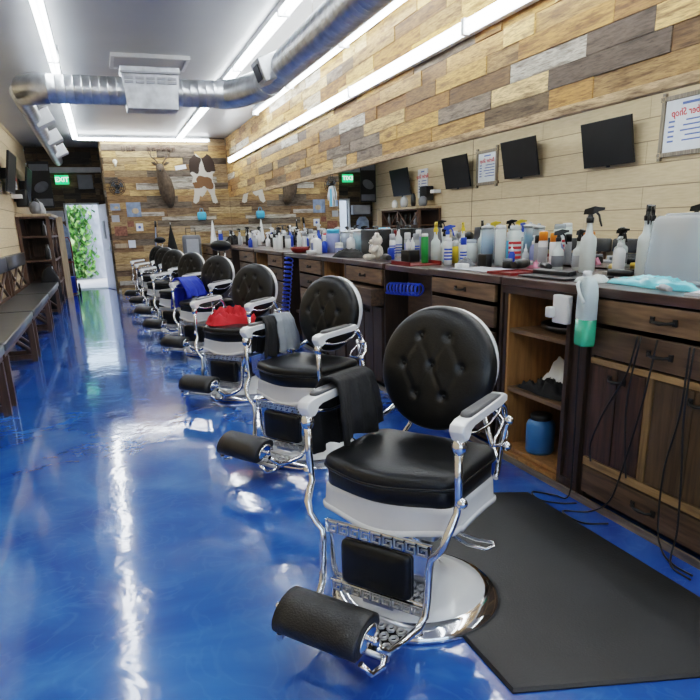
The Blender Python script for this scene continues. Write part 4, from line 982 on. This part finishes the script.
cord('black cable dropping by the door stile to a loop on the floor', [(X0, 2.09, .872), (X0-.003, 2.13, .6), (X0-.004, 2.20, .3), (X0-.01, 2.26, .1), (2.02, 2.36, .01), (1.92, 2.42, .006), (1.92, 2.28, .006), (2.02, 2.22, .008)])
cord('left black cable of the pair at the right edge of the photo', [(X0, 1.925, .868), (X0-.003, 1.93, .6), (X0-.003, 1.975, .35), (X0-.004, 1.97, .1), (2.03, 1.91, .02), (2.0, 1.82, .006), (2.0, 1.72, .006)])
cord('right black cable of the pair at the right edge of the photo', [(X0, 1.905, .868), (X0-.003, 1.91, .6), (X0-.003, 1.885, .35), (X0-.004, 1.87, .12), (2.03, 1.86, .02), (1.98, 1.80, .006), (1.97, 1.70, .006)])
def coil(label, a, c, rad, turns, mat='blue', sag=0):
    a, c = Vector(a), Vector(c); d = c-a; t_ = d.normalized(); u = t_.orthogonal().normalized(); w = t_.cross(u); pts = []
    n = turns*12
    for i in range(n+1):
        s_ = i/n; q_ = 2*pi*turns*s_; pts.append(a+d*s_+Vector((0, 0, -sag*4*s_*(1-s_)))+u*rad*cos(q_)+w*rad*sin(q_))
    b = MB(); b.tube(pts, .0075, 6); return tag(b.build('coiled_air_hose', M[mat]), label, 'air hose')
coil('short bright blue coiled air hose sagging under the bridging bench', (2.10, 4.96, .86), (2.10, 4.38, .89), .042, 9, sag=.0)
coil('long bright blue coiled air hose hanging down beside the drawer column', (2.06, 7.90, 1.0), (2.04, 8.20, .22), .05, 15)

# ------------------------------------------------------------------ left side: bench, rack, wall things
BN = ['nearest one, cut by the left edge', 'second along the left wall', 'third along the left wall', 'last one, next to the bottle rack']
for k, (y0, y1) in enumerate(((3.4, 5.76), (5.80, 8.16), (8.20, 10.56), (10.60, 12.96))):
    t = thing('waiting_bench', 'dark padded waiting bench on wooden trestle legs, '+BN[k], 'bench', (-1.05, (y0+y1)/2, 0), 0, 'waiting benches on the left'); hl = (y1-y0)/2
    b = MB(); rbox(b, (0, 0, .50), (.44, hl*2-.02, .07), .02); b.build('seat_cushion', M['benchpad'], t)
    b = MB(); b.box((-.20, -hl+.03, .42), (-.14, hl-.03, .465)); b.box((.14, -hl+.03, .42), (.20, hl-.03, .465)); b.build('seat_rail', M['wbench'], t)
    for e in (-1, 1):
        y = e*(hl-.14); b = MB()
        b.box((.15, y-.03, 0), (.21, y+.03, .42)); b.box((-.21, y-.03, 0), (-.15, y+.03, .42)); b.box((-.15, y-.025, .03), (.15, y+.025, .08))
        b.tube([(.17, y, .10), (-.17, y, .40)], .028, 4); b.build('leg_frame', M['wbench'], t)
        b = MB(); b.box((-.30, y-.03, 0), (-.24, y+.03, .86)); b.box((-.24, y-.025, .36), (-.15, y+.025, .41)); b.build('back_post', M['wbench'], t)
    b = MB(); st = 0
    for e in (-1, 1):
        b.tube([(-.27, -e*(hl-.2), .52), (-.27, 0, .86)], .022, 4); b.tube([(-.27, e*(hl-.2)*.0, .52), (-.27, e*(hl-.2), .86)], .022, 4)
    b.box((-.29, -hl+.1, .50), (-.25, hl-.1, .54)); b.build('cross_brace', M['wbench'], t)
    b = MB(); o = rrect(.075, hl*2-.02, .03, 4, -.285); b.slab(o, [(.97, .865), (1, .885), (1, 1.035), (.97, 1.055)], cx=-.285); b.build('backrest_cushion', M['benchpad'], t)
# rack with X braces and bottles
t = thing('bottle_rack', 'dark wooden rack with crossed braces and a pale end post, beyond the benches', 'rack', (-1.14, 14.95, 0))
b = MB()
for y in (-1.1, 0, .98):
    for x in (-.27, .23): b.box((x-.03, y-.03, 0), (x+.03, y+.03, 1.66))
for z in (.42, .85, 1.28, 1.62): b.box((-.28, -1.12, z), (.26, 1.02, z+.035))
for (ya, yb) in ((-1.07, -.03), (.03, .95)):
    for (z0, z1) in ((.05, .83), (.89, 1.60)):
        b.tube([(.235, ya, z0), (.235, yb, z1)], .02, 4); b.tube([(.235, yb, z0), (.235, ya, z1)], .02, 4)
b.box((-.29, -1.12, .0), (-.27, 1.02, 1.62)); b.box((-.27, .92, 0), (.22, .94, 1.62)); b.build('frame', M['wbench'], t)
b = MB(); b.box((.26, .96, 0), (.38, 1.0, 1.68)); b.build('end_post', M['wpost'], t)
b = MB(); b.box((-.29, -1.15, 1.655), (.30, 1.1, 1.70)); b.build('top_board', M['wpost'], t)
k = 0
for zi, z in enumerate((.455, .885, 1.315)):
    for yi in range(8):
        y = -.95+yi*.25
        if abs(y) < .05: continue
        b = MB(); b.lathe([(.034, 0), (.036, .01), (.036, .17), (.013, .21), (.012, .27)], 10); o = b.build('glass_bottle', M['blackp'] if (yi+zi) % 3 else M['ltgrey'])
        o.location = (-1.14+.12, 14.95+y+.03, z+.001); tag(o, f'bottle on the {["lower","middle","upper"][zi]} level of the dark rack, {POSN[yi]} from the bench end', 'bottle', 'bottles in the dark rack')
t = thing('backpack', 'large rounded black bag leaning against the dark rack end', 'bag', (-.98, 13.30, .0)); b = MB(); b.ell((0, 0, .39), (.17, .10, .39), 18, 12); b.build('body', M['blackcloth'], t); b = MB(); b.tube([(.05, -.03, .74), (.04, -.05, .82), (-.04, -.05, .82), (-.05, -.03, .74)], .01, 6); b.build('strap', M['blackp'], t)
# on the rack top
for (y, h, r_, mt, nm, lab, cat) in ((14.05, .22, .10, 'grey', 'football_helmet', 'grey rounded helmet on the near end of the rack top', 'helmet'), (14.55, .30, .06, 'blackp', 'trophy_cup', 'black tall cup on the rack top', 'cup'), (15.05, .26, .09, 'ltgrey', 'football_helmet', 'light grey helmet on the rack top beyond the cup', 'helmet'), (15.6, .20, .07, 'whitep', 'plastic_tub', 'white tub on the far end of the rack top', 'tub')):
    lathe_thing(nm, lab, cat, (-1.1, y, 1.701), [(r_*.7, 0), (r_, h*.25), (r_, h*.6), (r_*.75, h*.85), (r_*.2, h)], M[mt])
# wall things on the left
def tv(y, label, w=1.04, h=.62, z=2.37):
    t = thing('television', label, 'television', (XL+.16, y, z), 0, 'televisions on the left wall'); R = Matrix.Rotation(radians(11), 4, 'Y')
    b = MB(); b.box((-.018, -w/2, -h/2), (.018, w/2, h/2)); b.xf(R); b.build('bezel', M['blackp'], t, bevel=.004)
    b = MB(); b.box((.0175, -w/2+.012, -h/2+.016), (.0195, w/2-.012, h/2-.012)); b.xf(R); b.build('screen', M['screen'], t)
    b = MB(); b.box((-.15, -.08, -.08), (-.01, .08, .08)); b.box((-.159, -.12, -.12), (-.15, .12, .12)); b.build('wall_bracket', M['iron'], t)
    b = MB(); b.box((.0, -.03, -h/2-.02), (.015, .03, -h/2)); b.xf(R); b.build('sensor', M['blackp'], t); return t
tv(8.42, 'flat black television on the cream wall, nearest one seen in the mirror')
tv(10.62, 'flat black television on the cream wall, second one back, beside a framed price board')
tv(12.9, 'flat black television on the cream wall, third one back', z=2.32)
tv(15.7, 'flat black television on the cream wall, farthest one, near the dark rack', z=2.30)
def text_mesh(s_, size, mat, parent, mtx, name='lettering', shear=0, ext=.001):
    cu = bpy.data.curves.new(name, 'FONT'); cu.body = s_; cu.size = size; cu.extrude = ext; cu.align_x = 'CENTER'; cu.align_y = 'CENTER'; cu.shear = shear; cu.resolution_u = 3; cu.offset = .0015*size*10
    ob = bpy.data.objects.new(name, cu); COL.objects.link(ob); bpy.context.view_layer.update()
    dg = bpy.context.evaluated_depsgraph_get(); me = bpy.data.meshes.new_from_object(ob.evaluated_get(dg)); bpy.data.objects.remove(ob)
    me.transform(mtx); me.materials.clear(); me.materials.append(mat); o = bpy.data.objects.new(name, me); COL.objects.link(o); o.parent = parent; return o
# board faces +X: text right = +Y... seen from inside the room looking at -X, right is +Y reversed
FACE = Matrix(((0, 0, 1, 0), (1, 0, 0, 0), (0, 1, 0, 0), (0, 0, 0, 1)))
def price_board(y, z, w, h, label, framed=True):
    t = thing('price_board', label, 'price board', (XL+.02, y, z), 0, 'price boards on the left wall')
    b = MB(); b.box((-.015, -w/2, -h/2), (0, w/2, h/2)); b.build('sheet', M['paper'], t)
    if framed:
        b = MB(); f = .055
        b.box((-.015, -w/2-f, h/2), (.022, w/2+f*1.6, h/2+f)); b.box((-.015, -w/2-f*1.6, -h/2-f), (.022, w/2+f, -h/2))
        b.box((-.015, -w/2-f, -h/2-f*1.8), (.028, -w/2, h/2+f*1.8)); b.box((-.015, w/2, -h/2-f*1.8), (.028, w/2+f, h/2+f*1.8)); b.build('rustic_frame', M['wframe'], t, bevel=.004)
        b = MB()
        for sy in (-1, 1):
            for sz in (-1, 1):
                for q_ in range(3): b.tube([(.03, sy*(w/2+f/2)+.035*cos(a_+q_), sz*(h/2+f/2)+.035*sin(a_+q_)) for a_ in (0, 1.2, 2.4, 3.6, 4.8)], .005, 5, closed=True)
        b.build('rope_tie', M['wpost'], t)
    text_mesh('Barber Shop', h*.20, M['prntred'], t, Matrix.Translation((.0015, 0, h*.24))@FACE, shear=.25)
    b = MB(); b.box((0, -w*.18, h*.38), (.0015, w*.18, h*.43))
    for k in range(5):
        z_ = h*(.07-.095*k); b.box((0, -w*.40, z_), (.0015, w*(.08+.05*(k % 3)), z_+h*.028)); b.box((0, w*.30, z_), (.0015, w*.42, z_+h*.035))
    b.build('printed_lines', M['prntblue'], t); return t
price_board(7.08, 2.45, .84, .62, 'white price board with red script in a rustic wood frame, nearest one in the mirror')
price_board(11.92, 2.33, .66, .52, 'white price board in a rustic wood frame between two televisions')
price_board(14.75, 2.22, .50, .62, 'small unframed price board left of the farthest television', framed=False)
t = thing('wall_speaker', 'black boxy speaker on a bracket under the farthest televisions', 'speaker', (XL+.14, 14.3, 1.98)); b = MB(); rbox(b, (0, 0, 0), (.2, .34, .3), .02); b.build('cabinet', M['blackp'], t); b = MB(); b.box((-.14, -.05, -.05), (-.09, .05, .05)); b.build('bracket', M['iron'], t)
smallbox('router', 'small white box on the left wall below the black speaker', 'router', XL+.09, 13.95, .17, .2, .07, M['whitep'], z=1.97)
# poster in the recess, exit sign, grey panel
t = thing('exit_sign', 'green lit exit sign above the rear door', 'exit sign', (-.73, YR-.075, 2.55)); b = MB(); b.box((-.15, -.02, -.10), (.15, .03, .10)); b.build('housing', M['exit'], t, bevel=.005)
text_mesh('EXIT', .145, M['exitw'], t, Matrix.Translation((0, -.0215, 0))@Matrix.Rotation(radians(90), 4, 'X'))
b = MB(); b.box((-.17, -.04, -.16), (.17, .02, .16)); o = b.build('electrical_panel', M['grey'], bevel=.005); o.location = (-.22, YR-.065, 2.50); tag(o, 'grey square panel right of the green exit sign', 'panel')
t = thing('poster', 'black and grey poster hanging in the rear recess left of the exit sign', 'poster', (-1.17, 17.55, 2.42), -pi/2); b = MB(); b.box((0, -.22, -.5), (.01, .22, .5)); b.tube([(.005, 0, .5), (.005, 0, H-2.42)], .004, 5); b.build('sheet', M['blackp'], t); b = MB(); b.ell((.012, .0, -.05), (.004, .17, .11), 16, 8, rot=Matrix.Rotation(.5, 3, 'X')); b.build('print', M['grey'], t); b = MB(); b.box((.01, -.20, .30), (.012, .20, .44)); b.build('top_strip', M['grey'], t); b = MB(); b.box((.01, -.20, -.46), (.012, .20, -.30)); b.build('bottom_strip', M['grey'], t)
# hand truck and clothes by the door
t = thing('hand_truck', 'upright hand truck with black wheels left of the rear door', 'hand truck', (-.82, 16.9, 0))
b = MB(); b.tube([(-.15, 0, .05), (-.15, 0, 1.15), (-.10, 0, 1.25), (.08, 0, 1.25), (.12, 0, 1.15), (.12, 0, .05)], .014, 8); b.box((-.15, -.02, .3), (.12, .0, .33)); b.box((-.15, -.02, .7), (.12, 0, .73)); b.box((-.17, -.26, .02), (.14, 0, .032)); b.build('frame', M['red'], t)
for s_ in (-.20, .17):
    b = MB(); b.lathe([(.05, -.025), (.115, -.025), (.12, 0), (.115, .025), (.05, .025)], 20, c=(s_, .04, .12), axis='x'); b.build('wheel', M['blackp'], t)
t = thing('storage_tote', 'blue plastic tote standing on the hand truck', 'tote', (-.83, 16.76, .034)); b = MB(); b.slab(rrect(.25, .2, .03, 4), [(.88, 0), (.98, .34), (1.04, .345), (1.04, .37)]); b.build('body', M['blue'], t)
b = MB(); rgs = []
for (z, w, d) in ((.78, .17, .08), (.95, .20, .10), (1.2, .19, .10), (1.45, .17, .08), (1.55, .09, .05)): rgs.append([(w*cos(a_*pi/6), d*sin(a_*pi/6), z) for a_ in range(12)])
b.rings(rgs); o = b.build('jacket', M['bluegrey']); o.location = (-.90, 17.3, 0); tag(o, 'pale blue-grey jacket hanging left of the rear door', 'jacket')
b = MB(); b.box((-.40, -.06, 1.62), (.12, .10, 1.86)); o = b.build('wall_box', M['ltgrey'], bevel=.01); o.location = (-.92, YR-.16, 0); tag(o, 'grey metal box on the wall left of the rear door top', 'box')

# ------------------------------------------------------------------ back wall things
YW = YB-.046
t = thing('deer_mount', 'brown deer shoulder mount with antlers on the plank back wall', 'deer mount', (1.42, YW, 2.35))
b = MB()
pth = [(.10, -.02, -.50, .05), (.08, -.08, -.38, .12), (.04, -.14, -.20, .165), (.0, -.18, .0, .155), (-.04, -.23, .14, .12), (-.07, -.29, .24, .09), (-.08, -.36, .28, .085), (-.10, -.46, .24, .062), (-.11, -.54, .20, .042), (-.11, -.57, .19, .02)]
b.tube([p[:3] for p in pth], [p[3] for p in pth], 16)
for s_ in (-1, 1): b.tube([(-.06+s_*.07, -.32, .33), (-.06+s_*.13, -.32, .37), (-.06+s_*.19, -.33, .38)], [.02, .034, .006], 8)
b.build('body', M['fur'], t)
for s_ in (-1, 1):
    b = MB(); b.tube([(-.06+s_*.035, -.33, .34), (-.06+s_*.09, -.30, .43), (-.06+s_*.18, -.30, .50), (-.06+s_*.24, -.36, .60)], [.016, .014, .012, .004], 8); b.tube([(-.06+s_*.12, -.30, .45), (-.06+s_*.11, -.33, .56)], [.011, .004], 6); b.tube([(-.06+s_*.18, -.30, .50), (-.06+s_*.17, -.33, .62)], [.011, .004], 6); b.build('antler', M['antler'], t)
b = MB(); b.ell((-.10, -.575, .205), (.022, .012, .016), 10, 6); b.ell((-.145, -.40, .305), (.012, .012, .012), 8, 6); b.ell((-.03, -.40, .305), (.012, .012, .012), 8, 6); b.build('nose_and_eyes', M['blackp'], t)
# cow hide
hide = [(.18,.96),(.30,1.0),(.42,.94),(.50,.90),(.60,.94),(.72,1.0),(.86,.95),(.97,.82),(1.0,.66),(.88,.60),(.86,.48),(.93,.36),(.90,.20),(1.0,.02),(.90,.0),(.80,.02),(.74,.18),(.62,.28),(.52,.20),(.42,.14),(.32,.16),(.26,.05),(.14,.0),(.04,.03),(.12,.22),(.14,.34),(.06,.44),(.13,.54),(.02,.62),(.0,.76),(.04,.88)]
def inside(x, y):
    c_ = False; j = len(hide)-1
    for i in range(len(hide)):
        (xi, yi), (xj, yj) = hide[i], hide[j]
        if (yi > y) != (yj > y) and x < (xj-xi)*(y-yi)/(yj-yi)+xi: c_ = not c_
        j = i
    return c_
b = MB(); GX, GY = 64, 100; HW, HH = .58, 1.04
def hcol(u, v):
    wv = .03*sin(u*17+v*9)+.025*sin(v*23-u*7)
    def e(cx, cy, rx, ry): return ((u-cx)/rx)**2+((v-cy)/ry)**2+wv*6 < 1
    if e(.12, .82, .34, .22) or e(.86, .84, .32, .22): return (.045, .028, .02)
    if e(.50, .46, .30, .10) or e(.26, .38, .20, .07) or e(.72, .36, .16, .08): return (.20, .10, .045)
    return (.66, .62, .55)
for i in range(GX):
    for j in range(GY):
        u, v = (i+.5)/GX, (j+.5)/GY
        if inside(u, v):
            b.cur = hcol(u, v); x0, x1, z0, z1 = i/GX*HW, (i+1)/GX*HW, j/GY*HH, (j+1)/GY*HH
            b.add([(x0,0,z0),(x1,0,z0),(x1,0,z1),(x0,0,z1)], [(0,1,2,3)])
o = b.build('cow_hide', attr_mat('hide_fur', .8), colour=True); o.location = (1.99, YW-.004, 1.90); tag(o, 'brown and white cow hide hung on the plank back wall by the corner', 'cow hide')
sm = o.modifiers.new('t', 'SOLIDIFY'); sm.thickness = .006
t = thing('wall_fan', 'small black wall fan on the back wall above the posters', 'fan', (.43, YW-.10, 2.26)); b = MB()
for r_ in (.05, .09, .13, .165): b.tube([(r_*cos(k_*pi/12), -.05*(1-(r_/.17)**2), r_*sin(k_*pi/12)) for k_ in range(24)], .006, 5, closed=True)
for k_ in range(12): a_ = k_*pi/6; b.tube([(0, -.05, 0), (.1*cos(a_), -.03, .1*sin(a_)), (.165*cos(a_), 0, .165*sin(a_)), (.1*cos(a_), .03, .1*sin(a_)), (.02*cos(a_), .05, .02*sin(a_))], .004, 4)
b.build('cage', M['blackp'], t)
b = MB()
for k_ in range(3):
    a_ = k_*2*pi/3; b.poly([(0, 0, 0), (.14*cos(a_), -.01, .14*sin(a_)), (.14*cos(a_+.9), .01, .14*sin(a_+.9))], (0, .004, 0))
b.build('blades', M['grey'], t)
b = MB(); b.cyl((0, .0, 0), (0, .10, 0), .05, 14); b.build('motor', M['blackp'], t)
t = thing('animal_skull', 'small pale skull mounted on the back wall, upper left', 'skull', (.45, YW, 2.75)); b = MB(); b.ell((0, -.04, .02), (.05, .04, .05)); b.ell((0, -.07, -.04), (.028, .03, .05)); b.build('body', M['bone'], t)
b = MB(); b.box((-.11, -.012, -.045), (.13, 0, .045), Matrix.Rotation(-.15, 3, 'Y')); o = b.build('plaque', M['paper']); o.location = (1.80, YW, 2.66); tag(o, 'small white plaque between the deer and the cow hide', 'plaque')
PC = [('blue-grey poster at the top right of the cluster', .72, 1.80, .30, .30, 'bluegrey'), ('pale blue card at the top left of the cluster', .34, 1.86, .20, .14, 'bluegrey'), ('white and grey photo below the pale blue card', .32, 1.62, .16, .14, 'ltgrey'),
      ('small yellowish card in the middle of the cluster', .50, 1.60, .12, .12, 'wtan'), ('square white card with a dark dot', .80, 1.43, .15, .16, 'paper'), ('reddish brown print at the lower left of the cluster', .40, 1.36, .26, .20, 'orangebrown'),
      ('pink and white card at the bottom of the cluster', .60, 1.08, .15, .16, 'paper'), ('narrow pale strip at the bottom left', .37, 1.05, .26, .09, 'wpost'), ('reddish card between the yellow card and the dotted card', .62, 1.50, .14, .12, 'orangebrown')]
for (lab, x, z, w, h, mt) in PC:
    b = MB(); b.box((-w/2, -.006, -h/2), (w/2, 0, h/2)); o = b.build('poster', M[mt] if mt != 'orangebrown' else pm('print_brown', (.25, .10, .06), .6, noise=.5, nscale=20)); o.location = (x, YW-.004, z); tag(o, lab+', on the back wall', 'poster', 'posters pinned to the back wall')
    if 'dot' in lab and 'square' in lab: c = MB(); c.lathe([(.03, 0), (.03, .003)], 12, axis='y'); c.xf(Matrix.Translation((0, -.0095, 0))); c.build('dot', M['prntblue'], o)
    if mt == 'bluegrey': c = MB(); c.ell((w*.1, -.007, -h*.1), (w*.25, .002, h*.2), 12, 6); c.build('print', M['wpost'], o)
b = MB(); rk = random.Random(2)
for k_ in range(11):
    if k_ in (3, 4): continue
    x = k_*.105
    for (a_, c_) in (((0, 0), (0, .1)), ((.05, 0), (.05, .1)), ((0, rk.choice((0, .05, .09))), (.05, rk.choice((.0, .05, .09))))):
        b.tube([(x+a_[0], 0, a_[1]), (x+c_[0], 0, c_[1])], .009, 4)
o = b.build('wall_lettering', M['wbench']); o.location = (.62, YW-.008, 2.98); tag(o, 'faded dark wooden lettering high on the back wall', 'lettering')
t = thing('gift_bag', 'light blue bag hung on the back wall beneath the cow hide', 'bag', (2.17, YW-.06, 1.55)); b = MB(); b.slab(rrect(.20, .09, .03, 4), [(.8, 0), (1, .05), (1, .13), (.8, .17)]); b.build('body', M['ltblue'], t); b = MB(); b.tube([(-.05, 0, .15), (-.02, 0, .25), (.02, 0, .25), (.05, 0, .15)], .006, 6); b.build('handle', M['ltblue'], t)
t = thing('broom', 'broom with a blue-grey pole leaning on the back wall', 'broom', (1.02, YB-.22, 0)); b = MB(); b.tube([(0, 0, .14), (.12, .12, 1.50)], .014, 8); b.build('pole', M['bluegrey'], t); b = MB(); b.box((-.13, -.03, 0), (.13, .03, .15)); b.build('bristles', M['blackp'], t); b = MB(); b.tube([(.115, .115, 1.42), (.122, .122, 1.55)], .026, 8); b.build('grip', M['blackp'], t)
t = thing('folded_umbrella', 'black pointed folded umbrella standing at the far end near the last chair', 'umbrella', (1.42, 15.5, .01)); b = MB(); b.lathe([(.03, 0), (.10, .3), (.12, .9), (.06, 1.2), (.02, 1.38), (.008, 1.46)], 10); b.build('canopy', M['blackcloth'], t); b = MB(); b.cyl((0, 0, .0), (0, 0, 1.5), .008, 6); b.build('shaft', M['steel'], t)
t = thing('rolling_case', 'tall grey rolling case standing behind the far chairs', 'case', (1.82, 15.3, 0)); b = MB(); rbox(b, (0, 0, .66), (.40, .24, 1.15), .07); b.build('body', M['grey'], t); b = MB(); rbox(b, (0, -.125, .70), (.26, .02, .9), .008); b.build('front_panel', M['ltgrey'], t)
b = MB()
for sx in (-.14, .14): b.cyl((sx-.02, 0, .045), (sx+.02, 0, .045), .045, 12)
b.build('wheels', M['blackp'], t); b = MB(); b.tube([(-.1, .05, 1.22), (-.1, .05, 1.38), (.1, .05, 1.38), (.1, .05, 1.22)], .01, 6); b.build('pull_handle', M['blackp'], t)
t = thing('shelf_cone', 'tall white cone on the last station by the corner', 'cone', (2.30, 15.3, CZ)); b = MB(); b.lathe([(.09, 0), (.07, .05), (.02, .42), (.004, .48)], 14); b.build('body', M['whitep'], t)

# hanging jersey on the mirror
t = thing('miniature_jersey', 'tiny light blue and white jersey hanging against the mirror', 'jersey', (XM-.02, 8.55, 1.70))
b = MB(); b.poly([(0, -.07, -.12), (0, .07, -.12), (0, .075, .05), (0, .13, -.04), (0, .15, .02), (0, .07, .13), (0, -.07, .13), (0, -.15, .02), (0, -.13, -.04), (0, -.075, .05)], (.008, 0, 0)); b.build('shirt', M['paper'], t)
b = MB(); b.box((-.003, -.04, -.115), (0, .04, .10)); b.build('front_panel', M['ltblue'], t)
b = MB(); b.tube([(.0, 0, .13), (.0, 0, .285)], .003, 5); b.build('string', M['blackp'], t)

# ------------------------------------------------------------------ world, camera, view
w = bpy.data.worlds.new('World'); SC.world = w; w.use_nodes = True; nt = w.node_tree; bg = nt.nodes['Background']
sky = nt.nodes.new('ShaderNodeTexSky'); sky.sky_type = 'NISHITA'; sky.sun_disc = False; sky.sun_elevation = radians(50); sky.sun_rotation = radians(120)
mx = nt.nodes.new('ShaderNodeMix'); mx.data_type = 'RGBA'; mx.inputs[0].default_value = .6; mx.inputs[7].default_value = (1.5, 1.6, 1.75, 1)
nt.links.new(sky.outputs[0], mx.inputs[6]); nt.links.new(mx.outputs[2], bg.inputs[0]); bg.inputs[1].default_value = 1.0
sl = bpy.data.lights.new('sun', 'SUN'); sl.energy = 2.0; sl.angle = .03; so = bpy.data.objects.new('sun', sl); COL.objects.link(so); so.rotation_euler = (radians(42), 0, radians(-25))

cam = bpy.data.cameras.new('camera'); co = bpy.data.objects.new('camera', cam); COL.objects.link(co)
yaw, pit, rol, F = .3365, -.3035, -.029, 661
f_ = Vector((sin(yaw)*cos(pit), cos(yaw)*cos(pit), sin(pit))); r0 = Vector((cos(yaw), -sin(yaw), 0)); u0 = r0.cross(f_)
r1 = r0*cos(rol)+u0*sin(rol); u1 = -r0*sin(rol)+u0*cos(rol)
mt = Matrix((r1, u1, -f_)).transposed().to_4x4(); mt.translation = (0, 0, 1.35); co.matrix_world = mt
cam.sensor_width = 36; cam.lens = 36*F/700; cam.shift_y = (432-350)/700*1.0; cam.clip_start = .05; cam.clip_end = 200
SC.camera = co
SC.view_settings.view_transform = 'Filmic'; SC.view_settings.look = 'Medium High Contrast'; SC.view_settings.exposure = 0.35
